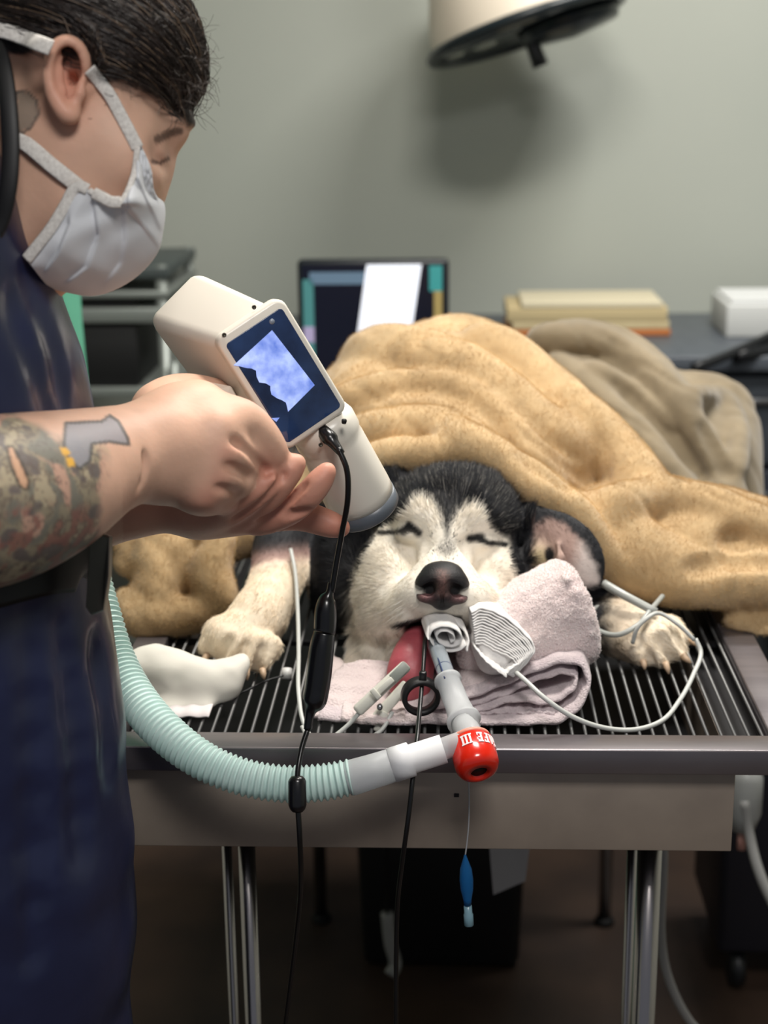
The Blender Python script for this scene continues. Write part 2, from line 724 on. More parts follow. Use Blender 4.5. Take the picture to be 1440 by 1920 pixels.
# grate bars, each a part sharing one mesh
RODZ = TZ - 0.009
rod0 = None
x = TX0 + 0.040
while x < TX1 - 0.036:
    if rod0 is None:
        P = np.array([[x, TY0 + 0.030, RODZ], [x, TY1 - 0.030, RODZ]])
        rod0 = tube('grate_bar', P, 0.0017, M_rod, table, seg=8)
        rod0.location.x += 0.0
        bx0 = x
    else:
        o = rod0.copy()
        COL.objects.link(o)
        o.parent = table
        o.location.x = x - bx0
    x += 0.0124
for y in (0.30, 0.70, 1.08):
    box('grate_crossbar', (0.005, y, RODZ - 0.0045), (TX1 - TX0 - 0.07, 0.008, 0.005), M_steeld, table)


def leg(px, Y, r, name='leg'):
    p = aty(px, 1627, Y)
    tube(name, [(p[0], Y, BZ), (p[0], Y, 0.012)], r, M_leg, table, seg=20)
    lathe('foot', [(0, 0), (r * 1.5, 0), (r * 1.5, 0.008), (r, 0.014), (0, 0.014)], (p[0], Y, 0), (0, 0, 1), mat('rubber_black', (18, 18, 20), 0.7), table, seg=16)


leg(464, 0.10, 0.0085)
leg(427, 0.14, 0.0052, 'support_post')
leg(1217, 0.10, 0.0122)
leg(1184, 0.16, 0.0052, 'support_post')
leg(600, 1.22, 0.012)
leg(1136, 1.22, 0.012)
for s, y in ((-0.17, 0.10), (0.19, 0.10)):
    pass

# ================================================================ back of the room
M_counter = mat('slate_counter', (84, 90, 98), 0.4, noise=(30, (64, 70, 80), 0.5))
M_cab = mat('dark_cabinet', (38, 42, 52), 0.45)
M_pull = mat('pull_steel', (170, 172, 176), 0.3, 1.0)
CY0 = 1.80
ctop = tag(box('counter_top', (0.95, (CY0 - 0.02 + WALL_Y) / 2, 0.915), (2.86, WALL_Y - CY0 + 0.02, 0.03), M_counter, None, bev=0.003),
           'long dark slate counter top against the back wall', 'counter')
for i in range(4):
    x0 = -0.46 + i * 0.705
    c = thing('base_cabinet', (x0 + 0.35, 2.07, 0), ['dark base cabinet under counter below the screen', 'dark base cabinet under counter behind the blanket',
              'dark base cabinet under counter at the right edge of view', 'dark base cabinet in the far right corner of the counter'][i], 'cabinet', 'base cabinets')
    box('body', (x0 + 0.35, (CY0 + WALL_Y) / 2 + 0.015, 0.49), (0.70, WALL_Y - CY0 - 0.03, 0.82), M_cab, c)
    for k, (z0, z1) in enumerate(((0.70, 0.885), (0.42, 0.69), (0.10, 0.41))):
        dr = box('drawer_front', (x0 + 0.35, CY0 + 0.022, (z0 + z1) / 2), (0.69, 0.018, z1 - z0 - 0.006), mat('drawer_grey', (66, 72, 80), 0.4) if k == 0 else M_cab, c, bev=0.002)
        box('pull', (x0 + 0.35, CY0 + 0.004, z1 - 0.05), (0.14, 0.012, 0.012), M_pull, dr, bev=0.003)
    box('plinth', (x0 + 0.35, 2.09, 0.04), (0.70, WALL_Y - 1.86, 0.08), mat('plinth_black', (14, 14, 16), 0.6), c)

# ---- monitor
mY = 1.58
tl, tr = aty(558, 490, mY), aty(842, 480, mY)
mw = tr[0] - tl[0]
mx = (tl[0] + tr[0]) / 2
mtop = (tl[2] + tr[2]) / 2
mh = mw * 0.80
mon = thing('monitor', (mx, mY + 0.03, 0), 'dark flat monitor with bright white area on a pole behind the blanket', 'monitor')
M_mon = mat('monitor_plastic', (20, 26, 32), 0.4)
mc = np.array([mx, mY, mtop - mh / 2])
box('casing', mc, (mw, 0.03, mh), M_mon, mon, bev=0.008, seg=3)
def scr(name, x0, x1, y0, y1, col, es, skew=0.0, dy=0.0):
    # an emissive patch on the display, in screen fractions, y downwards
    zt, zb = mtop - mh * y0, mtop - mh * y1
    xa, xb = mx - mw / 2 + mw * x0, mx - mw / 2 + mw * x1
    yy = mY - 0.0155 - dy
    v = []
    for y in (yy, yy + 0.001):
        v += [(xa + skew * mw, y, zt), (xb + skew * mw, y, zt), (xb, y, zb), (xa, y, zb)]
    f = [[0, 3, 2, 1], [4, 5, 6, 7], [0, 1, 5, 4], [1, 2, 6, 5], [2, 3, 7, 6], [3, 0, 4, 7]]
    return mk(name, v, f, mat('display_' + name, col, 0.25, emit=col, emit_s=es), mon, False)
scr('screen', 0.03, 0.97, 0.04, 0.95, (14, 17, 30), 0.55)
scr('toolbar', 0.08, 0.60, 0.10, 0.20, (86, 106, 124), 0.6, dy=0.001)
scr('side_panel', 0.035, 0.105, 0.16, 0.92, (66, 116, 116), 0.6, dy=0.001)
scr('side_icon', 0.035, 0.105, 0.55, 0.68, (150, 140, 170), 0.6, dy=0.002)
scr('status_panel', 0.87, 0.955, 0.05, 0.26, (52, 128, 128), 0.6, dy=0.001)
scr('colour_bar', 0.90, 0.955, 0.26, 0.92, (140, 124, 78), 0.6, dy=0.001)
scr('white_area', 0.36, 0.72, 0.04, 0.86, (226, 230, 240), 0.75, skew=0.10, dy=0.002)  # skewed white emissive area laid over the screen
tube('stand_pole', [(mx, mY + 0.03, 0.02), (mx, mY + 0.03, mtop - mh * 0.4)], 0.014, M_mon, mon, seg=14)
lathe('stand_base', [(0, 0), (0.11, 0), (0.11, 0.012), (0.03, 0.03), (0, 0.03)], (mx, mY + 0.03, 0), (0, 0, 1), M_mon, mon, seg=28)

# ---- folders on the counter
M_fold = mat('manila_card', (206, 190, 150), 0.8, noise=(20, (190, 172, 132), 0.5))
fY = 2.12
pl, pr = aty(948, 612, fY), aty(1246, 612, fY)
fz = 0.931
fw = pr[0] - pl[0]
fc = (pl[0] + pr[0]) / 2
specs = [(0.014, mat('orange_card', (196, 120, 66), 0.7), 'folder', 'orange folder at the bottom of the pile on the counter', 0.0, 1.0),
         (0.016, M_fold, 'folder', 'thick tan folder in the middle of the pile on the counter', 0.004, 0.96),
         (0.030, mat('cardboard_tan', (196, 178, 136), 0.85), 'archive_box', 'flat tan cardboard box lying on the folder pile', -0.004, 0.98),
         (0.012, mat('pale_card', (214, 204, 176), 0.8), 'folder', 'pale folder on top of the pile on the counter', 0.006, 0.86)]
for hgt, mm, nm, lb, dx, k in specs:
    o = box(nm, (fc + dx, fY, fz + hgt / 2), (fw * k, 0.19, hgt - 0.0006), mm, None, bev=0.0015)
    tag(o, lb, 'box' if 'box' in nm else 'folder', 'folders piled on the counter' if nm == 'folder' else None)
    fz += hgt

# ---- white box and black swing arm at the right
bp = aty(1352, 648, 2.05)
wb = thing('paper_tray', (bp[0] + 0.11, 2.05, 0.93), 'white paper tray on counter at the right edge', 'tray')
M_white = mat('white_plastic', (206, 208, 206), 0.5)
box('tray_body', (bp[0] + 0.11, 2.10, 0.965), (0.22, 0.20, 0.07), M_white, wb, bev=0.004)
box('paper_stack', (bp[0] + 0.11, 2.10, 1.004), (0.20, 0.19, 0.008), mat('paper_white', (224, 226, 226), 0.8), wb)
arm = thing('swing_arm', (atd(1420, 660, 2.9)[0], 1.86, 0.93), 'black jointed arm leaning over the counter at the right edge', 'arm')
M_blk = mat('black_plastic', (20, 22, 26), 0.4)
tube('arm_tube', [aty(1300, 690, 1.70), aty(1370, 664, 1.75), aty(1470, 618, 1.86)], 0.010, M_blk, arm, n=12)
tube('second_tube', [aty(1380, 668, 1.76), aty(1480, 650, 1.84)], 0.014, M_blk, arm, n=6)
lathe('base', [(0, 0), (0.05, 0), (0.05, 0.012), (0.015, 0.02), (0.012, 0.05), (0, 0.05)], (aty(1470, 660, 1.86)[0], 1.86, 0.931), (0, 0, 1), M_blk, arm)
box('clip', aty(1432, 655, 1.85), (0.035, 0.02, 0.02), M_pull, arm, bev=0.004)

# ---- metal shelf rack on the left
rk0, rk1 = aty(110, 520, 1.95), aty(338, 520, 1.95)
rack = thing('shelf_rack', ((rk0[0] + rk1[0]) / 2, 1.95, 0), 'grey metal shelf rack with black boxes behind the masked person', 'rack')
M_rack = mat('rack_grey', (150, 156, 152), 0.4, 0.5)
RX0, RX1 = rk0[0] - 0.25, rk1[0]
for (py, hgt, c) in ((513, 0.022, (66, 74, 74)), (553, 0.014, None), (592, 0.030, None), (736, 0.020, None), (1000, 0.02, None)):
    z = aty(230, py, 1.80)[2]
    box('shelf', ((RX0 + RX1) / 2, 1.98, z), (RX1 - RX0, 0.36, hgt), mat('rack_dark', (66, 74, 74), 0.5) if c else M_rack, rack, bev=0.002)
ztop = aty(230, 500, 1.80)[2]
for x in (RX0 + 0.015, RX1 - 0.015):
    for y in (1.815, 2.145):
        tube('post', [(x, y, 0), (x, y, ztop)], 0.012, M_rack, rack, seg=12)
zb, zt = aty(230, 736, 1.80)[2] + 0.011, aty(230, 612, 1.80)[2]
tag(box('storage_crate', ((RX0 + RX1) / 2 - 0.02, 1.98, (zb + zt) / 2), (RX1 - RX0 - 0.10, 0.34, zt - zb), mat('crate_black', (12, 13, 15), 0.6), None, bev=0.004),
    'wide black crate on the middle shelf of the rack', 'crate')
zb2 = aty(230, 592, 1.80)[2] + 0.0155
zt2 = aty(230, 553, 1.80)[2] - 0.008
tag(box('storage_tray', ((RX0 + RX1) / 2 - 0.02, 1.98, (zb2 + zt2) / 2), (RX1 - RX0 - 0.10, 0.33, zt2 - zb2 - 0.001), mat('crate_black', (12, 13, 15), 0.6), None, bev=0.002),
    'shallow black tray on the upper shelf of the rack', 'tray')
kb = aty(327, 716, 1.79)
lathe('knob', [(0, 0), (0.018, 0), (0.02, 0.01), (0.012, 0.022), (0.010, 0.06), (0, 0.062)], (kb[0], kb[1], kb[2] - 0.02), (0, 0, 1), M_rack, rack)

# ---- green curtain behind the person
gY = 0.95
gx1 = aty(160, 680, gY)[0]
gx0 = gx1 - 0.30
cur = thing('green_curtain', ((gx0 + gx1) / 2, gY, 0.0), 'green cloth curtain hanging behind the person', 'curtain')
nx, nz = 60, 24
v, f = [], []
for j in range(nz + 1):
    z = 0.02 + (2.45 - 0.02) * j / nz
    for i in range(nx + 1):
        t = i / nx
        v.append((gx0 + (gx1 - gx0) * t + 0.004 * math.sin(z * 9), gY + 0.018 * math.sin(t * 26 + 0.5 * math.sin(z * 3)) + 0.006 * math.sin(z * 14 + t * 9), z))
for j in range(nz):
    for i in range(nx):
        a = j * (nx + 1) + i
        f.append([a, a + 1, a + nx + 2, a + nx + 1])
o = mk('cloth', v, f, mat('green_cloth', (96, 170, 142), 0.85, noise=(14, (78, 150, 124), 0.5)), cur)
sm = o.modifiers.new('thickness', 'SOLIDIFY')
sm.thickness = 0.003
tube('curtain_rail', [(gx0 - 0.02, gY, 2.47), (gx1 + 0.02, gY, 2.47)], 0.012, M_rack, cur, seg=12)
for x in (gx0, gx1):
    tube('rail_hanger', [(x, gY, 2.47), (x, gY, 2.75)], 0.006, M_rack, cur, seg=8)

# ---- surgical lamp
lY = 2.06
e0, e1 = aty(803, 118, lY), aty(1172, -6, lY)
lc = (e0 + e1) / 2
ldir = e1 - e0
lr = np.linalg.norm(ldir) / 2
ldir /= np.linalg.norm(ldir)
lup = np.cross(np.cross(ldir, np.array([0, -1.0, 0])), ldir)
# lamp axis: perpendicular to the rim, tilted so that its open side shows a little
ax0 = np.cross(ldir, np.array([0, 1.0, 0]))
ax0 = ax0 if ax0[2] > 0 else -ax0
ax = ax0 * math.cos(0.13) + np.array([0, 1.0, 0]) * math.sin(0.13)
ax /= np.linalg.norm(ax)
lamp = thing('surgical_lamp', lc, 'white domed surgical lamp with dark rim and handle hanging near wall', 'lamp')
M_lampw = mat('lamp_white', (226, 214, 196), 0.45)
M_lampd = mat('lamp_rim', (30, 38, 42), 0.3)
lathe('dome', [(lr * 0.95, 0.004), (lr * 0.92, 0.05), (lr * 0.80, 0.13), (lr * 0.62, 0.19), (lr * 0.3, 0.23), (0, 0.24)], lc, ax, M_lampw, lamp, seg=48)
lathe('rim', [(lr * 0.90, -0.006), (lr * 1.0, -0.008), (lr * 1.02, 0.0), (lr * 1.0, 0.010), (lr * 0.93, 0.010)], lc, ax, M_lampd, lamp, seg=48, closed=True)
lathe('lens', [(0, -0.002), (lr * 0.92, -0.002), (lr * 0.92, 0.004), (0, 0.004)], lc, ax, mat('lamp_glass', (52, 60, 64), 0.15), lamp, seg=48)
for (t, r_) in ((-0.42, 0.028), (-0.72, 0.020), (0.55, 0.03)):
    lathe('reflector', [(0, -0.006), (r_ * 0.8, -0.006), (r_, 0.0), (0, 0.0)], lc + ldir * lr * t, ax, mat('reflector_glass', (190, 194, 180), 0.15), lamp, seg=20)
lathe('hub', [(0, -0.045), (0.10, -0.030), (0.11, -0.002), (0, 0.0)], lc + ldir * lr * 0.42, ax, M_lampd, lamp, seg=24)
h0 = aty(985, 48, lY - 0.02)
h1 = aty(1014, 124, lY - 0.02)
tube('handle', [h0, h0 * 0.5 + h1 * 0.5, h1], [0.013, 0.015, 0.017], M_blk, lamp, n=6, seg=14)
tube('arm', [lc + ax * 0.22, lc + ax * 0.36, lc + ax * 0.36 + np.array([0.25, 0.02, 0.10]), (lc[0] + 0.45, lY, 2.76)], 0.018, M_lampw, lamp, n=20, seg=12)

# ================================================================ things under and beside the table
M_bin = mat('bin_black', (11, 11, 14), 0.5)
b0, b1 = atz(655, 2000, 0.0), None
binY = 1.05
bx0_, bx1_ = aty(655, 1700, binY)[0], aty(1000, 1700, binY)[0]
bn = thing('waste_bin', ((bx0_ + bx1_) / 2, binY + 0.12, 0), 'large black bin standing on the floor under the table', 'bin')
bm = bmesh.new()
bmesh.ops.create_cube(bm, size=1.0)
bw = bx1_ - bx0_
for vv in bm.verts:
    k = 1.0 if vv.co.z > 0 else 0.86
    vv.co = Vector((vv.co.x * bw * k, vv.co.y * 0.24 * k, (vv.co.z + 0.5) * 0.60))
bmesh.ops.bevel(bm, geom=list(bm.edges), offset=0.015, segments=2, affect='EDGES', profile=0.5)
A = np.eye(4)
A[:3, 3] = ((bx0_ + bx1_) / 2, binY + 0.12, 0.001)
from_bm('tub', bm, M_bin, bn, True, A)
box('lid', ((bx0_ + bx1_) / 2, binY + 0.12, 0.615), (bw + 0.02, 0.26, 0.03), M_bin, bn, bev=0.01)
M_hang = mat('tube_grey_white', (150, 150, 148), 0.4)
t = thing('suction_tube', aty(731, 1828, 0.94), 'short grey tube hanging in front of the black bin', 'tube')
tube('tube_end', [aty(726, 1712, 0.95), aty(732, 1770, 0.95), aty(741, 1810, 0.95), aty(731, 1828, 0.94)], 0.0105, M_hang, t, n=16)
q0 = aty(726, 1712, 0.95)
tube('tube_cord', [q0, (q0[0], 0.95, BZ + 0.003)], 0.003, M_steeld, t, seg=8)
pp = aty(952, 1650, 0.45)
wv = [aty(908, 1470, 0.46), aty(1008, 1466, 0.46), aty(985, 1652, 0.455), aty(925, 1678, 0.45)]
wv = np.array(wv + [p + np.array([0, 0.002, 0]) for p in wv])
tag(mk('paper_sheet', wv, [[0, 3, 2, 1], [4, 5, 6, 7], [0, 1, 5, 4], [1, 2, 6, 5], [2, 3, 7, 6], [3, 0, 4, 7]], mat('paper_grey', (170, 168, 170), 0.8), None, False),
    'white corner of paper hanging under the table front panel', 'paper')
c = tube('floor_cable', [(aty(1243, 1640, 0.42)[0], 0.42, BZ), aty(1243, 1640, 0.42), aty(1240, 1760, 0.42), aty(1252, 1830, 0.42), aty(1290, 1910, 0.43), aty(1340, 1960, 0.45)], 0.0055, M_hang, None, n=30)
tag(c, 'grey cable drooping beside the right table leg', 'cable')
c = tube('power_cable', [aty(1395, 1500, 0.60), aty(1404, 1560, 0.60), aty(1425, 1640, 0.58), aty(1470, 1730, 0.56), aty(1520, 1800, 0.55)], 0.007, M_hang, None, n=24)
tag(c, 'pale cable hanging right of the table panel', 'cable')
s = thing('fluid_bag', aty(1395, 1500, 0.62), 'grey fluid bag hanging right of the table panel', 'bag')
q = aty(1395, 1496, 0.62)
lathe('bag', [(0, -0.05), (0.016, -0.045), (0.024, -0.02), (0.024, 0.03), (0.014, 0.05), (0.0, 0.052)], q, (0, 0, 1), mat('bag_grey', (150, 152, 150), 0.35), s, seg=20)
tube('hanger', [q + np.array([0, 0, 0.05]), q + np.array([-0.02, 0, 0.08]), (TX1 + 0.003, 0.62, 0.890)], 0.002, M_pull, s, n=10, seg=8)
lathe('port', [(0, -0.075), (0.006, -0.075), (0.006, -0.045), (0, -0.045)], q, (0, 0, 1), mat('port_pink', (200, 150, 140), 0.4), s, seg=12)
# dark trolley on the right, beyond the table
eq = thing('equipment_trolley', (0.60, 1.12, 0), 'dark equipment trolley standing on the floor right of the table', 'trolley')
ex = 0.60
box('trolley_body', (ex, 1.12, 0.30), (0.30, 0.26, 0.44), mat('trolley_navy', (14, 15, 26), 0.5), eq, bev=0.012)
box('trolley_shelf', (ex, 1.10, 0.545), (0.34, 0.30, 0.02), mat('trolley_grey', (96, 100, 104), 0.5), eq, bev=0.004)
box('trolley_top', (ex + 0.02, 1.12, 0.62), (0.22, 0.22, 0.11), mat('trolley_black', (12, 12, 14), 0.5), eq, bev=0.012)
for sx in (-0.11, 0.11):
    for sy in (-0.09, 0.09):
        lathe('caster', [(0, -0.012), (0.03, -0.012), (0.036, 0), (0.03, 0.012), (0, 0.012)], (ex + sx, 1.12 + sy, 0.037), (1, 0, 0), M_blk, eq, seg=16)
        tube('caster_stem', [(ex + sx, 1.12 + sy, 0.04), (ex + sx, 1.12 + sy, 0.09)], 0.008, M_blk, eq, seg=8)

# ================================================================ dog
def pxr(r, d):
    return r * d / FPX


def E3(Fd, px, py, d, rx, ry, rz, k=0.012, rotdeg=0.0, cut=False, tilt=0.0):
    """ellipsoid by photo place, pixel radii and depth radius in metres, turned in view and tipped in depth"""
    a = math.radians(rotdeg)
    b = math.radians(tilt)
    A = np.array([[math.cos(a), math.sin(a), 0], [-math.sin(a), math.cos(a), 0], [0, 0, 1.0]])
    B = np.array([[1, 0, 0], [0, math.cos(b), math.sin(b)], [0, -math.sin(b), math.cos(b)]])
    rot = B @ A if (rotdeg or tilt) else None
    Fd.ell(cc(px, py, d), (pxr(rx, d), pxr(ry, d), rz), k, rot, cut)


def CH(Fd, pts, k=0.012, cut=False, n=None, sq=None):
    """chain of (px, py, depth, radius px)"""
    P = np.array([cc(p[0], p[1], p[2]) for p in pts])
    R_ = np.array([pxr(p[3], p[2]) for p in pts])
    Fd.chain(P, R_, k, cut, n, sq)


def proj(V):
    return 720 + FPX * V[:, 0] / V[:, 2], 960 - FPX * V[:, 1] / V[:, 2]


def poly_sd(u, v, poly):
    """signed distance to a polygon, negative inside"""
    P = np.asarray(poly, float)
    n = len(P)
    d = np.full(u.shape, 1e9)
    ins = np.zeros(u.shape, bool)
    for i in range(n):
        a, b = P[i], P[(i + 1) % n]
        e = b - a
        wx, wy = u - a[0], v - a[1]
        t = np.clip((wx * e[0] + wy * e[1]) / (e @ e), 0, 1)
        d = np.minimum(d, (wx - t * e[0]) ** 2 + (wy - t * e[1]) ** 2)
        c = ((a[1] <= v) & (b[1] > v)) | ((b[1] <= v) & (a[1] > v))
        xx = a[0] + (v - a[1]) * e[0] / (e[1] if abs(e[1]) > 1e-9 else 1e-9)
        ins ^= c & (u < xx)
    d = np.sqrt(d)
    return np.where(ins, -d, d)


def line_d(u, v, line):
    P = np.asarray(line, float)
    d = np.full(u.shape, 1e9)
    for i in range(len(P) - 1):
        a, b = P[i], P[i + 1]
        e = b - a
        wx, wy = u - a[0], v - a[1]
        t = np.clip((wx * e[0] + wy * e[1]) / (e @ e), 0, 1)
        d = np.minimum(d, np.hypot(wx - t * e[0], wy - t * e[1]))
    return d


def surf_d(Fd, px, py, d0=1.5, d1=2.5):
    ds = np.arange(d0, d1, 0.002)
    P = np.stack([(px - 720) / FPX * ds, (960 - py) / FPX * ds, ds], 1)
    i = np.round((P - Fd.lo) / Fd.h).astype(int)
    ok = np.all((i >= 0) & (i < Fd.n), axis=1)
    i = np.clip(i, 0, Fd.n - 1)
    ins = ok & (Fd.a[i[:, 0], i[:, 1], i[:, 2]] < 0)
    return ds[ins.argmax()] if ins.any() else None


def fold(Fd, pts, r, embed, k, cut=False, d0=1.5):
    q = []
    for (a, b) in pts:
        d = surf_d(Fd, a, b, d0)
        if d is not None:
            q.append((a, b, d + pxr(r, d) * embed, r))
    if len(q) > 1:
        CH(Fd, q, k, cut, n=4 * len(q))



dog = thing('dog', atz(850, 1150, 0.893), 'black and white husky dog asleep on the table with tube in its mouth', 'dog')

H = 0.0024
lo = np.array([-0.225, -0.235, 1.44])
hi = np.array([0.345, 0.075, 2.06])
D = Field(lo, hi, H)
# trunk and neck below the blanket
E3(D, 850, 1010, 1.86, 210, 120, 0.19, 0.03)
E3(D, 840, 1090, 1.72, 170, 120, 0.09, 0.04)
E3(D, 650, 1080, 1.73, 75, 120, 0.08, 0.03)
# skull
E3(D, 846, 978, 1.612, 128, 100, 0.078, 0.02, 5)
E3(D, 846, 930, 1.600, 92, 48, 0.055, 0.02, 5)
# cheeks
E3(D, 733, 1085, 1.590, 68, 92, 0.060, 0.02, -6)
E3(D, 735, 1150, 1.575, 62, 58, 0.050, 0.02)
E3(D, 922, 1085, 1.590, 58, 92, 0.060, 0.02, 8)
E3(D, 905, 1145, 1.575, 60, 52, 0.05, 0.02)
# brows and stop
E3(D, 783, 962, 1.556, 42, 34, 0.026, 0.018, -12)
E3(D, 893, 970, 1.556, 42, 34, 0.026, 0.018, 12)
E3(D, 836, 1004, 1.552, 36, 50, 0.030, 0.018)
# muzzle
CH(D, [(837, 1020, 1.560, 46), (833, 1075, 1.510, 48), (829, 1100, 1.484, 44)], 0.016)
E3(D, 789, 1116, 1.502, 46, 42, 0.034, 0.016)
E3(D, 872, 1120, 1.502, 50, 40, 0.034, 0.016)
E3(D, 763, 1140, 1.532, 46, 42, 0.04, 0.016)
E3(D, 893, 1132, 1.532, 46, 36, 0.04, 0.016)
# flews
E3(D, 765, 1160, 1.512, 26, 26, 0.022, 0.012)
E3(D, 888, 1150, 1.512, 32, 22, 0.022, 0.012)
# lower jaw and the white throat behind it
CH(D, [(745, 1185, 1.585, 34), (762, 1232, 1.545, 26), (790, 1262, 1.520, 22)], 0.012)
CH(D, [(700, 1190, 1.62, 44), (700, 1260, 1.575, 40), (705, 1310, 1.545, 32)], 0.02)
# eyelids and eye corners
E3(D, 766, 1002, 1.545, 24, 15, 0.012, 0.008, -4)
E3(D, 906, 1018, 1.545, 24, 15, 0.012, 0.008, 6)
CH(D, [(716, 1000, 1.532, 3), (745, 998, 1.524, 4.5), (772, 996, 1.522, 5.5), (792, 1004, 1.525, 4)], 0.006, True)
CH(D, [(878, 1012, 1.527, 4), (898, 1013, 1.522, 5.5), (922, 1020, 1.524, 4.5), (948, 1021, 1.532, 3)], 0.006, True)
E3(D, 795, 1025, 1.515, 12, 26, 0.012, 0.012, -20, True)
E3(D, 876, 1030, 1.515, 12, 24, 0.012, 0.012, 20, True)
# mouth opening
E3(D, 805, 1192, 1.495, 50, 25, 0.045, 0.008, -10, True)
# far ear (mostly behind the x-ray unit) and the folded near ear
CH(D, [(735, 915, 1.63, 36), (690, 900, 1.65, 26), (655, 915, 1.66, 12)], 0.015, sq=((0, 0, 1), 0.5))
CH(D, [(965, 985, 1.625, 44), (1010, 995, 1.60, 42), (1058, 1014, 1.585, 44), (1092, 1050, 1.575, 38), (1112, 1092, 1.570, 16)], 0.008, n=12, sq=((0.1, 0.25, 1.0), 0.42))
CH(D, [(1004, 1040, 1.585, 26), (1000, 1070, 1.585, 20)], 0.012)
CH(D, [(1030, 1012, 1.556, 16), (1066, 1040, 1.545, 22), (1092, 1076, 1.540, 14)], 0.010, True, n=8)
E3(D, 1028, 1040, 1.552, 9, 20, 0.020, 0.006, -8, True)
# ridge of the ear canal
CH(D, [(1046, 1020, 1.568, 5), (1052, 1046, 1.563, 5), (1046, 1066, 1.568, 4)], 0.008)
# foreleg and paw on the left of the photo
CH(D, [(610, 1010, 1.80, 62), (535, 1015, 1.74, 44), (522, 1075, 1.690, 38), (497, 1140, 1.625, 40), (460, 1190, 1.585, 44)], 0.02, n=14)
E3(D, 440, 1205, 1.572, 62, 40, 0.034, 0.014, -35)
for (a, b, r, d2) in ((392, 1212, 24, 1.565), (425, 1226, 25, 1.553), (460, 1238, 25, 1.550), (490, 1240, 23, 1.556)):
    CH(D, [(a + 18, b - 28, d2 + 0.012, r), (a, b, d2, r - 3)], 0.008)
for (a, b) in ((409, 1232), (443, 1246), (477, 1250)):
    CH(D, [(a + 14, b - 26, 1.535, 3), (a - 2, b + 4, 1.532, 3)], 0.006, True)
# foreleg and paw on the right
CH(D, [(1000, 1100, 1.74, 70), (1090, 1145, 1.69, 46), (1150, 1178, 1.630, 42), (1205, 1195, 1.600, 46)], 0.02, n=12)
E3(D, 1222, 1200, 1.590, 56, 42, 0.034, 0.014, 28)
for (a, b, r, d2) in ((1205, 1226, 24, 1.566), (1240, 1230, 25, 1.562), (1268, 1218, 24, 1.572), (1280, 1195, 20, 1.592)):
    CH(D, [(a - 22, b - 22, d2 + 0.012, r), (a, b, d2, r - 3)], 0.008)
for (a, b) in ((1222, 1236), (1258, 1232)):
    CH(D, [(a - 14, b - 24, 1.548, 3), (a + 3, b + 4, 1.545, 3)], 0.006, True)
for q in ([(432, 1196), (420, 1218), (408, 1238)], [(463, 1204), (453, 1228), (443, 1252)], [(494, 1210), (486, 1232), (478, 1256)],
          [(1194, 1198), (1208, 1220), (1222, 1242)], [(1232, 1194), (1246, 1216), (1260, 1240)], [(1262, 1182), (1274, 1200), (1286, 1218)]):
    fold(D, q, 4.5, -0.1, 0.006, True)
D.floor(0.8935)
W, Q, NN, V = D.mesh(2)
u, v = proj(V)
dep = V[:, 2]
nz = fbm(V, 90, 3, 5)
nz2 = fbm(V, 260, 2, 11)
FACE = [(759, 945), (772, 928), (790, 920), (812, 930), (826, 955), (833, 985), (838, 1004), (846, 980), (858, 955), (876, 938), (897, 935), (913, 952), (924, 990),
        (953, 1010), (962, 1050), (980, 1095), (990, 1150), (960, 1230), (700, 1240), (655, 1160), (660, 1080), (684, 1030), (708, 992), (735, 975)]
C_W = lin3(240, 232, 218)
C_B = lin3(26, 27, 32)
C_G = lin3(92, 90, 86)
sd = poly_sd(u, v, FACE) + nz * 3
white = 1 - sst(-9, 9, sd)
white[(dep > 1.70)] *= 0.0
col = C_B * (1 - white[:, None]) + C_W * white[:, None]
# grizzled band round the markings
gz = np.exp(-(sd / 18.0) ** 2) * 0.35 * (sd > -4)
col = col * (1 - gz[:, None]) + C_G * gz[:, None]
# grizzled bridge between the eyes
br = np.exp(-((u - 838) / 24) ** 2 - ((v - 1024) / 26) ** 2)
bm_ = sst(0.15, 0.95, br)
col = col * (1 - bm_[:, None] * 0.72) + C_B * bm_[:, None] * 0.72
# closed eyes
for ln, w_ in (([(712, 1000), (745, 998), (775, 994)], 3.6), ([(756, 996), (768, 985), (784, 999)], 5.8), ([(881, 1010), (902, 1007)], 5.8), ([(895, 1011), (920, 1019), (948, 1021)], 4)):
    e = 1 - sst(w_ * 0.7, w_ * 2.0, line_d(u, v, ln) + nz2 * 1.0)
    col = col * (1 - e[:, None]) + lin3(14, 13, 15) * e[:, None]
sh = np.exp(-((u - 752) / 34) ** 2 - ((v - 1010) / 12) ** 2) * 0.35
col = col * (1 - sh[:, None]) + lin3(120, 112, 100) * sh[:, None]
# black lips and the mouth lining
lip = 1 - sst(4, 9, line_d(u, v, [(738, 1176), (752, 1172), (775, 1168), (800, 1162), (830, 1160), (860, 1160)]) + nz2)
lip *= (dep < 1.56)
col = col * (1 - lip[:, None]) + lin3(30, 24, 26) * lip[:, None]
inm = sst(0.0, 1.0, 1.6 - np.sqrt(((u - 800) / 52) ** 2 + ((v - 1190) / 27) ** 2) * 1.25) * (v > 1166)
col = col * (1 - inm[:, None]) + lin3(36, 20, 24) * inm[:, None]
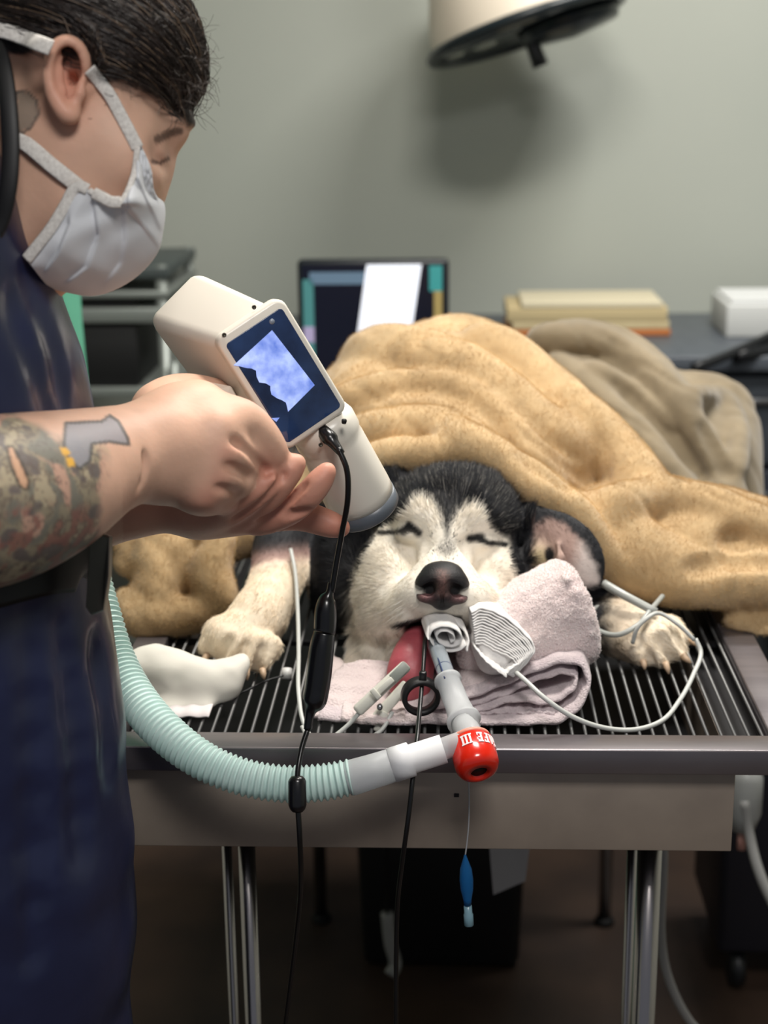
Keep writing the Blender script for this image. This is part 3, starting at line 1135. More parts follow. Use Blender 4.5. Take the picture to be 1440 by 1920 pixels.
# throat white, ear lining, legs
thr = (1 - sst(40, 62, np.hypot((u - 702) * 0.95, np.maximum(0, np.abs(v - 1255) - 60)))) * (v > 1175) * (dep < 1.66)
col = col * (1 - thr[:, None]) + C_W * thr[:, None]
EAR = [(1002, 985), (1030, 972), (1058, 984), (1092, 1015), (1116, 1056), (1124, 1092), (1098, 1100), (1072, 1075), (1058, 1068), (1040, 1062), (1020, 1085), (1000, 1075), (998, 1040)]
es = poly_sd(u, v, EAR) + nz * 3 + nz2 * 3
ei = (1 - sst(-8, 8, es)) * (dep < 1.625) * (u > 985)
pale = sst(1058, 1100, u + (v - 1050) * 0.3)
ecol = lin3(176, 148, 138)[None] * (1 - pale[:, None]) + lin3(214, 202, 196)[None] * pale[:, None]
yel = np.exp(-((u - 1012) / 20) ** 2 - ((v - 1048) / 26) ** 2)
ecol = ecol * (1 - yel[:, None]) + lin3(206, 190, 150)[None] * yel[:, None]
hole = 1 - sst(9, 15, np.hypot((u - 1030) * 1.3, (v - 1040) * 0.8))
hole2 = 1 - sst(6, 12, line_d(u, v, [(1008, 1086), (1030, 1070), (1050, 1076)]))
ecol = ecol * (1 - np.maximum(hole, hole2)[:, None]) + lin3(22, 18, 20) * np.maximum(hole, hole2)[:, None]
col = col * (1 - ei[:, None]) + ecol * ei[:, None]
legm = ((u < 580) & (v > 1000)).astype(float)
lw = legm * sst(1040, 1062, v + (u - 520) * 0.15 + nz * 6)
pink = legm * np.exp(-((v - 1045 - (520 - u) * 0.1) / 16) ** 2) * (v < 1075)
col = col * (1 - lw[:, None]) + lin3(236, 220, 196) * lw[:, None]
col = col * (1 - 0.6 * pink[:, None]) + lin3(196, 160, 150) * 0.6 * pink[:, None]
rw = ((u > 1095) & (v > 1120)).astype(float) * sst(1120, 1165, u + nz * 12)
col = col * (1 - rw[:, None]) + lin3(236, 222, 200) * rw[:, None]
tan = rw * np.exp(-((u - 1165) / 26) ** 2) * 0.4
col = col * (1 - tan[:, None]) + lin3(150, 124, 100) * tan[:, None]
col = np.clip(col * (1 + 0.10 * nz[:, None]), 0, 1)
nb_ = (1 - sst(0.62, 0.80, np.hypot((u - 829) / 56.0, (v - 1098) / 46.0))) * (dep < 1.54)
col = col * (1 - nb_[:, None]) + lin3(18, 15, 16) * nb_[:, None]
M_skin = mat('dog_coat', (200, 200, 200), 0.8, vcol='Col', bump=(220, 0.35, 0.002))
mk('body', W, Q, M_skin, dog, True, cols=col)

# ---- fur
M_fur = mat('dog_fur', (200, 200, 200), 0.62, vcol='Col', spec=0.25)
nosepx = np.hypot((u - 828) / 56.0, (v - 1098) / 46.0)
front = NN @ (-FV)
wgt = (dep < 1.78) * (front > -0.35) * (nosepx > 0.92) * (inm < 0.3)
wgt = wgt * np.where((u > 995) & (es < 0) & (dep < 1.625), 0.35, 1.0)
wgt = wgt * np.where((np.abs(u - 835) < 200) & (v < 1260), 1.7, 0.8)
P, n_, qi, w4 = scatter(W, Q, NN, 150000, wgt.astype(float))
cu_ = (col[Q[qi]] * w4[:, :, None]).sum(1)
su = (u[Q[qi]] * w4).sum(1)
sv = (v[Q[qi]] * w4).sum(1)
nose_w = atd(829, 1092, 1.47)
flow = P - nose_w
headm = ((su > 640) & (su < 1135) & (sv < 1260))
paw_dirL = (atd(430, 1250, 1.555) - atd(530, 1060, 1.69))
paw_dirR = (atd(1280, 1240, 1.57) - atd(1120, 1160, 1.66))
flow = np.where((su < 600)[:, None], paw_dirL[None], flow)
flow = np.where(((su > 1100) & (sv > 1125))[:, None], paw_dirR[None], flow)
earm = (su > 1000) & (sv < 1110)
flow = np.where(earm[:, None], (atd(1118, 1090, 1.56) - atd(1010, 990, 1.60))[None], flow)
thm = (sv > 1185) & (su > 640) & (su < 745)
flow = np.where(thm[:, None], np.array([0, -0.2, -1.0])[None], flow)
flow = flow - n_ * (flow * n_).sum(1, keepdims=True)
flow /= np.maximum(np.linalg.norm(flow, axis=1, keepdims=True), 1e-6)
clump = np.stack([fbm(P, 70, 2, s) for s in (21, 22, 23)], 1)
dist = np.hypot(su - 829, sv - 1095)
ln = 0.0030 + 0.0085 * sst(60, 200, dist)
ln = np.where(su < 600, 0.0045, ln)
ln = np.where((su > 1100) & (sv > 1125), 0.0045, ln)
ln = np.where(earm, 0.004, ln)
eyed = np.minimum(line_d(su, sv, [(712, 999), (790, 997)]), line_d(su, sv, [(878, 1011), (948, 1020)]))
ln *= 0.45 + 0.55 * sst(6, 40, eyed)
ln *= 0.7 + 0.6 * rng.random(len(ln))
dirv = flow * 1.0 + n_ * (0.16 + 0.28 * rng.random((len(P), 1))) + clump * 0.32 + rng.normal(0, 0.12, P.shape)
dirv /= np.linalg.norm(dirv, axis=1, keepdims=True)
tt = np.linspace(0, 1, 4)
bend = flow - n_ * 0.15
PTS = P[:, None, :] + ln[:, None, None] * (dirv[:, None, :] * tt[None, :, None] + bend[:, None, :] * 0.35 * (tt ** 2)[None, :, None]) - n_[:, None, :] * 0.0005
# grizzle: near the edges of the markings single hairs are black or white
sds = (sd[Q[qi]] * w4).sum(1)
mid_c = w2c(PTS[:, 2])
mu, mv = proj(mid_c)
sdm = poly_sd(mu, mv, FACE)
pb_ = np.clip(0.5 + (sdm + 2) / 12.0, 0, 1)
edge_z = headm & ~earm & (np.abs(sdm) < 24) & (sv < 1100) & (eyed > 8)
pick = (rng.random(len(P)) < pb_)[:, None]
cu_ = np.where(edge_z[:, None], np.where(pick, C_B, C_W), cu_)
brs = np.exp(-((su - 838) / 26) ** 2 - ((sv - 1026) / 30) ** 2)
cu_ = np.where(((rng.random(len(P)) < brs * 0.8) & (sv > 985))[:, None], C_B, cu_)
top_ = headm & (sds > 4) & (rng.random(len(P)) < 0.09) & (sv < 1000) & ~earm
cu_ = np.where(top_[:, None], lin3(130, 126, 120), cu_)
cj = np.clip(cu_ * (0.78 + 0.40 * rng.random((len(P), 1))), 0, 1)
hair('fur', PTS, 0.00015 + 0.00010 * rng.random(len(P)), cj, M_fur, dog, tip=0.15)

# ---- whiskers
wpts = []
for i in range(26):
    s_ = -1 if i % 2 else 1
    a = atd(829 + s_ * (44 + 22 * random.random()), 1110 + 34 * random.random(), 1.482)
    dr = RV * s_ * (0.9 + 0.2 * random.random()) - UV * (0.25 + 0.4 * random.random()) - FV * (0.25 - 0.5 * random.random())
    L_ = 0.018 + 0.02 * random.random()
    wpts.append([a, a + dr * L_ * 0.5, a + dr * L_ - UV * 0.004])
hair('whiskers', np.array(wpts), np.full(len(wpts), 0.00014), np.tile(lin3(226, 222, 214), (len(wpts), 1)), M_fur, dog)

# ---- nose
NF = Field(cc(765, 1160, 1.42) - np.array([0, 0, 0.02]), cc(892, 1035, 1.52) + np.array([0, 0, 0.01]), 0.0009)
E3(NF, 829, 1090, 1.470, 47, 31, 0.020, 0.006)
E3(NF, 829, 1072, 1.480, 36, 20, 0.018, 0.008)
E3(NF, 801, 1102, 1.472, 24, 24, 0.016, 0.006)
E3(NF, 857, 1104, 1.472, 24, 24, 0.016, 0.006)
E3(NF, 829, 1118, 1.468, 34, 20, 0.016, 0.006)
E3(NF, 829, 1132, 1.474, 16, 12, 0.012, 0.006)
E3(NF, 797, 1120, 1.466, 15, 9, 0.012, 0.004)
E3(NF, 861, 1123, 1.466, 15, 9, 0.012, 0.004)
CH(NF, [(812, 1097, 1.450, 9), (803, 1106, 1.459, 11), (786, 1107, 1.464, 7), (774, 1100, 1.474, 5)], 0.003, True)
CH(NF, [(847, 1099, 1.450, 9), (856, 1108, 1.459, 11), (873, 1110, 1.464, 7), (885, 1103, 1.474, 5)], 0.003, True)
CH(NF, [(829, 1104, 1.4495, 2.2), (829, 1140, 1.460, 2.6)], 0.003, True)
W2, Q2, N2, V2 = NF.mesh(1)
uu, vv2 = proj(V2)
nn = fbm(V2, 900, 2, 3)
c2 = np.tile(lin3(24, 22, 25), (len(V2), 1))
cen = np.exp(-((uu - 830) / 11) ** 2) * sst(1062, 1072, vv2) * (1 - sst(1112, 1126, vv2)) * (0.75 + 0.5 * nn)
c2 = c2 * (1 - np.clip(cen, 0, 1)[:, None] * 0.75) + lin3(124, 90, 82) * np.clip(cen, 0, 1)[:, None] * 0.75
c2 = c2 * (1 - 0.8 * np.clip(np.exp(-((uu - 803) / 11) ** 2 - ((vv2 - 1105) / 9) ** 2) + np.exp(-((uu - 856) / 11) ** 2 - ((vv2 - 1107) / 9) ** 2), 0, 1)[:, None])
pk = (np.exp(-((uu - 797) / 15) ** 2 - ((vv2 - 1119) / 8) ** 2) + np.exp(-((uu - 861) / 14) ** 2 - ((vv2 - 1122) / 8) ** 2)) * (0.85 + 0.5 * nn)
pk = np.clip(pk, 0, 1)[:, None] * 0.7
c2 = c2 * (1 - pk) + lin3(160, 116, 116) * pk
mk('nose', W2, Q2, mat('dog_nose', (30, 28, 30), 0.5, vcol='Col', bump=(900, 0.6, 0.0008), spec=0.35), dog, True, cols=c2)

# ---- tongue, teeth, claws
TF = Field(cc(700, 1350, 1.42) - np.array([0, 0, 0.0]), cc(850, 1160, 1.60), 0.0014)
CH(TF, [(800, 1182, 1.545, 26), (788, 1205, 1.515, 34), (774, 1240, 1.492, 40), (768, 1275, 1.480, 40), (772, 1302, 1.476, 30)], 0.006, n=14, sq=((0, 0.35, 1.0), 0.42))
CH(TF, [(792, 1205, 1.478, 3), (778, 1245, 1.462, 4), (772, 1290, 1.455, 3)], 0.006, True, n=8)
W3, Q3, N3, V3 = TF.mesh(2)
mk('tongue', W3, Q3, mat('tongue_pink', (178, 86, 94), 0.42, noise=(60, (156, 66, 78), 0.6), bump=(500, 0.3, 0.0006), sss=0.2), dog)
M_tooth = mat('tooth_ivory', (226, 218, 200), 0.3)
for (a, b, h_) in ((806, 1164, 8), (818, 1166, 7), (831, 1167, 7), (842, 1167, 8), (853, 1170, 13)):
    p0 = atd(a, b - 5, 1.490)
    lathe('tooth', [(0.0026, 0), (0.0027, pxr(h_, 1.49) * 0.5), (0.0014, pxr(h_, 1.49)), (0, pxr(h_ + 1.5, 1.49))], p0, -UV - FV * 0.1, M_tooth, dog, seg=10)
M_claw = mat('claw_horn', (196, 168, 140), 0.45)
for (a, b, dx, dy, d) in ((388, 1228, -10, 18, 1.556), (424, 1244, -8, 20, 1.544), (462, 1256, 2, 20, 1.540), (492, 1256, 4, 18, 1.546),
                          (1206, 1240, 3, 16, 1.556), (1248, 1244, 6, 20, 1.550), (1280, 1230, 16, 14, 1.562), (1296, 1200, 14, 12, 1.585)):
    p0, p1 = atd(a, b, d), atd(a + dx, b + dy, d - 0.006)
    tube('claw', [p0, (p0 + p1) / 2 - FV * 0.002, p1], [0.0036, 0.003, 0.0008], M_claw, dog, n=6, seg=8)

# ================================================================ blankets
def fuzz(name, W, Q, NN, col, count, length, rad, m, parent, wgt=None, seed=3, sprd=0.5):
    P, n_, qi, w4 = scatter(W, Q, NN, count, wgt)
    c = (col[Q[qi]] * w4[:, :, None]).sum(1)
    cl = np.stack([fbm(P, 45, 2, seed + s) for s in range(3)], 1)
    dv = n_ + cl * 0.9 + rng.normal(0, sprd, P.shape)
    dv /= np.linalg.norm(dv, axis=1, keepdims=True)
    ln = length * (0.6 + 0.8 * rng.random(len(P)))
    t = np.linspace(0, 1, 3)
    PTS = P[:, None, :] + ln[:, None, None] * dv[:, None, :] * t[None, :, None] - n_[:, None, :] * 0.0004
    c = np.clip(c * (1.0 + 0.3 * rng.random((len(P), 1))) * (1 + 0.06 * cl[:, :1]), 0, 1)
    return hair(name, PTS, np.full(len(P), rad), c, m, parent, tip=0.5)


M_fleece = mat('tan_fleece', (180, 150, 108), 0.95, vcol='Col', bump=(260, 0.25, 0.0015), sheen=0.25)
M_fleecef = mat('tan_fleece_pile', (206, 172, 126), 0.9, vcol='Col', spec=0.1)


def fleece(F_, c1, c2, amp, seed):
    W, Q, N, V = F_.mesh(2)
    d = amp * fbm(V * np.array([1, 1, 0.6]), 8, 2, seed) + amp * 0.16 * fbm(V, 30, 2, seed + 5)
    q_ = V @ np.array([[0.8, 0.6, 0], [-0.6, 0.8, 0], [0, 0, 1.0]]) * np.array([0.45, 1.4, 0.8])
    d = d - 0.4 * amp * sst(0.0, 1.0, 1 - np.abs(fbm(q_, 11, 2, seed + 60)) * 5.0)
    W = W + N * d[:, None]
    N = vnormals(W, Q)
    k = np.clip(0.5 + 0.6 * fbm(V, 14, 3, seed + 20), 0, 1)[:, None]
    k2 = np.clip(0.5 + 0.5 * fbm(V, 90, 2, seed + 30), 0, 1)[:, None]
    col = (lin3(*c1) * k + lin3(*c2) * (1 - k)) * (0.88 + 0.2 * k2)
    return W, Q, N, V, col


blk = thing('fleece_blanket', atz(880, 1010, 0.893), 'tan fleece blanket draped over the dog and round its head', 'blanket')
A_ = Field((-0.36, -0.20, 1.50), (0.56, 0.30, 2.42), 0.0042)
E3(A_, 835, 826, 2.00, 222, 208, 0.24, 0.04)
E3(A_, 800, 850, 1.82, 190, 125, 0.15, 0.05)
E3(A_, 1000, 880, 1.88, 190, 140, 0.13, 0.05)
E3(A_, 690, 800, 1.88, 110, 130, 0.12, 0.05)
# long rolls that run from the top down to the right
CH(A_, [(770, 662, 2.00, 46), (880, 656, 1.98, 54), (985, 735, 1.92, 58), (1100, 835, 1.84, 56), (1190, 918, 1.78, 46)], 0.014, n=16)
CH(A_, [(640, 735, 1.86, 40), (730, 716, 1.83, 40), (820, 722, 1.80, 38), (900, 770, 1.77, 36), (960, 840, 1.74, 34), (1030, 920, 1.71, 32)], 0.008, n=16)
CH(A_, [(660, 820, 1.76, 40), (760, 800, 1.72, 40), (850, 810, 1.70, 38), (920, 850, 1.68, 32), (985, 905, 1.67, 28)], 0.010, n=14)
# hem round the head
HEM = [(640, 890, 1.69, 16), (717, 858, 1.655, 17), (790, 850, 1.640, 18), (853, 853, 1.635, 18), (915, 862, 1.640, 20), (968, 893, 1.640, 20), (1022, 928, 1.625, 20), (1082, 968, 1.625, 19), (1122, 1032, 1.630, 18), (1172, 1072, 1.640, 18), (1240, 1100, 1.645, 18), (1320, 1110, 1.650, 18), (1420, 1108, 1.655, 18), (1520, 1106, 1.66, 18)]
E3(A_, 1120, 970, 1.71, 66, 52, 0.07, 0.03)
CH(A_, HEM, 0.022, n=40)
# front fold on the right
E3(A_, 1290, 1015, 1.76, 195, 84, 0.10, 0.03, 6)
CH(A_, [(1120, 985, 1.68, 42), (1180, 1030, 1.67, 46), (1270, 1075, 1.665, 42), (1380, 1082, 1.665, 36), (1500, 1085, 1.67, 36)], 0.025, n=14)
CH(A_, [(1140, 950, 1.74, 34), (1240, 945, 1.74, 34), (1340, 955, 1.74, 34), (1480, 1000, 1.75, 36)], 0.025, n=10)
E3(A_, 1385, 1005, 1.655, 28, 18, 0.03, 0.02, 20, True)
# creases
CH(A_, [(980, 812, 1.735, 4), (1030, 852, 1.72, 8), (1080, 892, 1.70, 9), (1120, 922, 1.70, 5)], 0.012, True, n=12)
# left piece beside the paw
CH(A_, [(700, 900, 1.82, 60), (560, 960, 1.84, 60), (440, 985, 1.82, 55), (360, 1000, 1.78, 55)], 0.03)
E3(A_, 345, 1055, 1.745, 82, 98, 0.06, 0.03)
CH(A_, [(300, 985, 1.72, 30), (290, 1060, 1.70, 32), (300, 1130, 1.685, 30)], 0.014, n=8)
CH(A_, [(395, 990, 1.70, 26), (420, 1020, 1.69, 20), (392, 1075, 1.685, 30), (420, 1130, 1.68, 28)], 0.016, n=8)
CH(A_, [(236, 1125, 1.69, 22), (262, 1160, 1.68, 26), (320, 1165, 1.68, 26), (390, 1145, 1.68, 26)], 0.016, n=10)
CH(A_, [(240, 985, 1.73, 28), (236, 1060, 1.71, 24)], 0.016)
CH(A_, [(270, 1000, 1.66, 6), (262, 1090, 1.655, 8), (275, 1140, 1.65, 6)], 0.014, True, n=8)
E3(A_, 452, 1035, 1.66, 20, 26, 0.04, 0.01, 0, True)
# small corner below the front fold
CH(A_, [(1366, 1164, 1.668, 16), (1410, 1174, 1.662, 20), (1462, 1196, 1.650, 22)], 0.012, n=6)
CH(A_, [(1475, 1100, 1.70, 30), (1480, 1170, 1.665, 28)], 0.02)
# folds laid on the surface built so far
fold(A_, [(900, 648), (960, 676), (1020, 722), (1090, 790), (1150, 850), (1212, 914)], 34, 0.55, 0.02)
fold(A_, [(690, 660), (760, 668), (850, 694), (930, 745), (1000, 806), (1060, 850)], 34, 0.75, 0.03)
fold(A_, [(630, 756), (700, 736), (770, 722), (840, 726), (900, 756), (950, 800), (1010, 858), (1075, 908)], 26, 0.35, 0.010)
fold(A_, [(640, 790), (700, 770), (760, 758), (820, 756)], 8, -0.1, 0.010, True)
fold(A_, [(660, 824), (740, 806), (820, 806), (890, 836), (950, 880), (1010, 922)], 24, 0.65, 0.02)
fold(A_, [(975, 850), (1020, 886), (1070, 920)], 7, -0.1, 0.010, True)
fold(A_, [(985, 806), (1040, 852), (1100, 900)], 9, -0.2, 0.010, True)
fold(A_, [(1150, 940), (1250, 936), (1350, 952), (1440, 990)], 24, 0.5, 0.02)
fold(A_, [(1300, 1062), (1370, 1045), (1440, 1050)], 8, -0.2, 0.015, True)
# room for the skull below the hem
E3(A_, 846, 985, 1.60, 150, 108, 0.085, 0.006, 5, True)
E3(A_, 1050, 1030, 1.57, 62, 52, 0.05, 0.006, 35, True)
A_.floor(0.897)
W, Q, N, V, col = fleece(A_, (202, 173, 130), (172, 143, 102), 0.0045, 41)
mk('cloth', W, Q, M_fleece, blk, True, cols=col)
fr = (N @ (-FV) > -0.3) * np.where(V[:, 2] < 1.80, 1.0, 0.3)
fuzz('pile', W, Q, N, col, 220000, 0.0030, 0.00010, M_fleecef, blk, fr)

blk2 = thing('fleece_blanket', atz(1180, 960, 0.893), 'darker fleece bunched behind the tan blanket at right', 'blanket')
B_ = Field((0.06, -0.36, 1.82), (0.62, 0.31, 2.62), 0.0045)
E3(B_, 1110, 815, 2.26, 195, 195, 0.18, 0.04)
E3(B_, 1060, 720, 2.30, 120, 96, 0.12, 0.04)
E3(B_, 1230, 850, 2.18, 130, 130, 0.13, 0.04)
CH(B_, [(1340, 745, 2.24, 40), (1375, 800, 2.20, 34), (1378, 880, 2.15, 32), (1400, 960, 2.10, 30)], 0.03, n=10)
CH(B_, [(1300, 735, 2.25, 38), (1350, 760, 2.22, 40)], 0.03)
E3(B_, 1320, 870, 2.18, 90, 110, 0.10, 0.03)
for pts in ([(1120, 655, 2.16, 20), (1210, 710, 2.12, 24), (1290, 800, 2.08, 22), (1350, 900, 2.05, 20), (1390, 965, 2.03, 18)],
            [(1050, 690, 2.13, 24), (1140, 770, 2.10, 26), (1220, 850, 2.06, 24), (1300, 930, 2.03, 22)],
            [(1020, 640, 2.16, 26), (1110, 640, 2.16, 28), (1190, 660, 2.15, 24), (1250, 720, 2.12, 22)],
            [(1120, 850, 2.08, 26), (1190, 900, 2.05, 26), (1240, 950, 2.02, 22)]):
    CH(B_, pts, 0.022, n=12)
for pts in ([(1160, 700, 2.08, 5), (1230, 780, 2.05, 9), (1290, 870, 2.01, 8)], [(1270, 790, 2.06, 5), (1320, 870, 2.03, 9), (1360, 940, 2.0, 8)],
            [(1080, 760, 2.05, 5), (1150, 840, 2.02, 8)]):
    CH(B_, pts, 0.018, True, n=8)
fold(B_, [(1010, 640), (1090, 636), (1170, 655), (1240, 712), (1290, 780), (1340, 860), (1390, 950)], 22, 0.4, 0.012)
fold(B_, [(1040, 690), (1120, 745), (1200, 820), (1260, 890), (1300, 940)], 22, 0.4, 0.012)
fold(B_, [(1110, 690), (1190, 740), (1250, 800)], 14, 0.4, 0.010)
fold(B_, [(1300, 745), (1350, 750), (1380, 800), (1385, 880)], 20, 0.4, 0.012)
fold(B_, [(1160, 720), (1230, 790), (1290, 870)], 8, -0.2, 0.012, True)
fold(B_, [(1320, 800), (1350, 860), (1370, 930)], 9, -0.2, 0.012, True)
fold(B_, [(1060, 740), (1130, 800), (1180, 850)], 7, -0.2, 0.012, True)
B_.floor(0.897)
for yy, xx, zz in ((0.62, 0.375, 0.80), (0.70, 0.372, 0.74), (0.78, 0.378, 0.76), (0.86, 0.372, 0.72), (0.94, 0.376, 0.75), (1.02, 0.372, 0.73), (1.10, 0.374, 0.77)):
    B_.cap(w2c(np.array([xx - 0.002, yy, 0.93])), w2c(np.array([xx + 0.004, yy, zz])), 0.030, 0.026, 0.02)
W, Q, N, V, col = fleece(B_, (140, 126, 102), (116, 103, 80), 0.006, 77)  # same fleece material in darker tones than the tan cloth
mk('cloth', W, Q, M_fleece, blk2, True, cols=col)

# ================================================================ towels, gauze
def ribbon_vf(path, dvec, th, n=80, nd=6, wav=0.0, seed=0, taper=None):
    """cloth strip: a profile of (px, py, depth) extruded along dvec (metres) with thickness"""
    P = spline(np.array([atd(*p) for p in path]), n)
    dvec = np.asarray(dvec, float)
    T = np.gradient(P, axis=0)
    T /= np.linalg.norm(T, axis=1, keepdims=True)
    Nn = np.cross(T, dvec / np.linalg.norm(dvec))
    Nn /= np.linalg.norm(Nn, axis=1, keepdims=True)
    rows = []
    for j in range(nd + 1):
        t = j / nd
        base = P + dvec * t
        base[:, 2] = np.maximum(base[:, 2], np.where(base[:, 1] < 0.036, 0.9008, 0.8945) + th * 0.5 + wav)
        w = wav * (fbm(base, 60, 2, seed) * 0.8 + 0.6 * np.sin(np.arange(n) * 0.9 + seed)) if wav else np.zeros(n)
        e = 0.5 if j in (0, nd) else 1.0
        rows.append((base + Nn * (w + th * 0.5 * e)[:, None] if wav else base + Nn * th * 0.5 * e, base + Nn * (w - th * 0.5 * e)[:, None] if wav else base - Nn * th * 0.5 * e))
    top = np.concatenate([r[0] for r in rows])
    bot = np.concatenate([r[1] for r in rows])
    m = n * (nd + 1)
    f = []
    for j in range(nd):
        for i in range(n - 1):
            a = j * n + i
            f.append([a, a + 1, a + n + 1, a + n])
            f.append([m + a, m + a + n, m + a + n + 1, m + a + 1])
    for i in range(n - 1):
        f.append([i, m + i, m + i + 1, i + 1])
        a = nd * n + i
        f.append([a, a + 1, m + a + 1, m + a])
    for j in range(nd):
        a = j * n
        f.append([a, a + n, m + a + n, m + a])
        a = j * n + n - 1
        f.append([a, m + a, m + a + n, a + n])
    return np.concatenate([top, bot]), f


M_terry = mat('terry_cotton', (232, 216, 214), 0.95, noise=(30, (216, 198, 198), 0.6), bump=(420, 0.9, 0.003), sheen=0.2)
M_terry2 = mat('terry_lilac', (216, 202, 204), 0.95, noise=(60, (190, 174, 180), 0.7), bump=(420, 0.9, 0.003), sheen=0.2)
tw = thing('folded_towel', atz(860, 1340, 0.893), 'folded pale lilac towel lying under the rolled towel and chin', 'towel')
YB = np.array([0, 0.105, 0.004])
LAY = [
    ([(596, 1362, 1.450), (650, 1372, 1.448), (720, 1384, 1.440), (850, 1374, 1.440), (960, 1376, 1.436), (1035, 1362, 1.436), (1085, 1325, 1.440), (1104, 1284, 1.446), (1094, 1252, 1.450), (1060, 1242, 1.452), (1000, 1258, 1.452), (930, 1288, 1.450), (850, 1318, 1.450), (740, 1345, 1.450)], 0.0065, 0.0012, 0, M_terry2),
    ([(650, 1368, 1.450), (760, 1368, 1.446), (860, 1346, 1.446), (960, 1316, 1.447), (1030, 1318, 1.447), (1072, 1296, 1.449), (1080, 1274, 1.452), (1062, 1262, 1.454), (1010, 1274, 1.455), (940, 1304, 1.453), (860, 1330, 1.452)], 0.0058, 0.0012, 4, M_terry2),
    ([(690, 1378, 1.446), (800, 1364, 1.446), (900, 1340, 1.446), (990, 1338, 1.446), (1040, 1340, 1.446)], 0.0055, 0.0012, 9, M_terry2),
    ([(590, 1290, 1.500), (620, 1320, 1.480), (680, 1345, 1.465), (740, 1340, 1.462), (800, 1320, 1.465), (870, 1290, 1.465), (960, 1262, 1.465), (1010, 1248, 1.466)], 0.008, 0.0012, 13, M_terry),
]
for path, th, wv, sd_, mm in LAY:
    vv_, ff_ = ribbon_vf(path, YB, th, 110, 8, wv, sd_)
    mk('fold_layer', vv_, ff_, mm, tw)
# left flap of the towel below the throat
vv_, ff_ = ribbon_vf([(588, 1352, 1.455), (610, 1290, 1.49), (640, 1250, 1.52), (680, 1240, 1.53)], np.array([0.05, 0.0, -0.004]), 0.005, 40, 8, 0.0015, 3)
mk('flap', vv_, ff_, M_terry, tw)
vv_, ff_ = ribbon_vf([(640, 1366, 1.446), (700, 1372, 1.438), (760, 1362, 1.437)], np.array([0, 0.10, 0.006]), 0.010, 40, 6, 0.001, 6)
mk('flap', vv_, ff_, M_terry, tw)

rt = thing('rolled_towel', atd(1000, 1255, 1.50), 'rolled pinkish white towel propped against the cheek of the dog', 'towel')
RT = Field(cc(840, 1300, 1.36) - np.array([0, 0, 0.0]), cc(1160, 1030, 1.64), 0.0018)
CH(RT, [(900, 1224, 1.500, 44), (985, 1178, 1.505, 66), (1050, 1146, 1.512, 80), (1130, 1110, 1.52, 84)], 0.012, n=10)
CH(RT, [(985, 1128, 1.520, 40), (1060, 1094, 1.525, 36)], 0.014)
CH(RT, [(1000, 1212, 1.490, 44), (1100, 1196, 1.500, 44)], 0.014)
RT.half(cc(1092, 1150, 1.51), np.array([0.90, 0.30, 0.25]), 0.012)
for i in range(5):
    a = i / 4
    E3(RT, 1056 + 42 * a + 6 * math.sin(a * 3), 1084 + 96 * a, 1.508, 16, 13, 0.04, 0.006, -60)
CH(RT, [(900, 1180, 1.452, 3), (960, 1135, 1.447, 4), (1030, 1086, 1.455, 3)], 0.006, True, n=8)
W, Q, N, V = RT.mesh(2)
W = W + N * (0.0012 * fbm(V, 90, 3, 8) + 0.0006 * fbm(V, 420, 2, 9))[:, None]
mk('roll', W, Q, M_terry, rt)
kk = np.tile(lin3(244, 230, 227), (len(W), 1))
fuzz('loops', W, Q, vnormals(W, Q), kk, 26000, 0.0016, 0.00022, mat('terry_loops', (222, 206, 204), 0.9, vcol='Col', spec=0.1), rt, (N @ (-FV) > -0.2).astype(float), 5, 0.7)

M_gauze = mat('gauze_white', (232, 230, 228), 0.9, noise=(200, (218, 214, 212), 0.5), bump=(500, 0.4, 0.001))
ga = thing('gauze_roll', atd(840, 1215, 1.475), 'small white gauze roll wedged between the teeth beside the tube', 'gauze')
DV = FV * 0.055 + UV * 0.018 - RV * 0.006
sp = []
for i in range(36):
    t = i / 35
    a = 0.4 + t * 4.2 * math.pi
    r = 38 - 27 * t
    sp.append((839 + r * 1.02 * math.cos(a), 1196 + r * 0.72 * math.sin(a) + 6 * math.cos(a) * 0.5, 1.448 + 0.002 * math.sin(a)))
vv_, ff_ = ribbon_vf(sp, DV, 0.0022, 140, 6, 0.0002, 2)
mk('wound_strip', vv_, ff_, M_gauze, ga)
vv_, ff_ = ribbon_vf([(804, 1200, 1.447), (806, 1175, 1.458), (826, 1160, 1.47), (850, 1166, 1.47), (878, 1196, 1.455), (876, 1222, 1.45)], DV * 0.9, 0.003, 50, 6, 0.0003, 7)
mk('outer_strip', vv_, ff_, M_gauze, ga)
gp = thing('gauze_pad', atd(945, 1262, 1.45), 'layered white folded gauze pad between rolled towel and mouth', 'gauze')
GPF = Field(cc(860, 1300, 1.40), cc(1030, 1110, 1.52), 0.0016)
E3(GPF, 936, 1226, 1.466, 46, 36, 0.024, 0.01, 35)
E3(GPF, 915, 1200, 1.470, 34, 34, 0.022, 0.01)
w_, q_, n_, v3 = GPF.mesh(2)
mk('core', w_, q_, M_gauze, gp)
DV2 = FV * 0.06 + UV * 0.012 - RV * 0.004
for i in range(13):
    k = i / 12.0
    q = [(884 + 8 * k, 1150 + 58 * k, 1.452 - 0.006 * k), (902 + 2 * k, 1141 + 66 * k, 1.455 - 0.008 * k), (936 - 8 * k, 1152 + 68 * k, 1.452 - 0.010 * k), (978 - 22 * k, 1184 + 48 * k, 1.447 - 0.010 * k),
         (1002 - 34 * k, 1216 + 28 * k, 1.443 - 0.008 * k), (990 - 28 * k, 1240 + 12 * k, 1.440 - 0.008 * k), (962 - 12 * k, 1270 - 6 * k, 1.436 - 0.006 * k)]
    vv_, ff_ = ribbon_vf(q, DV2, 0.0027, 60, 5, 0.0005, 20 + i)
    mk('gauze_ply', vv_, ff_, M_gauze, gp)
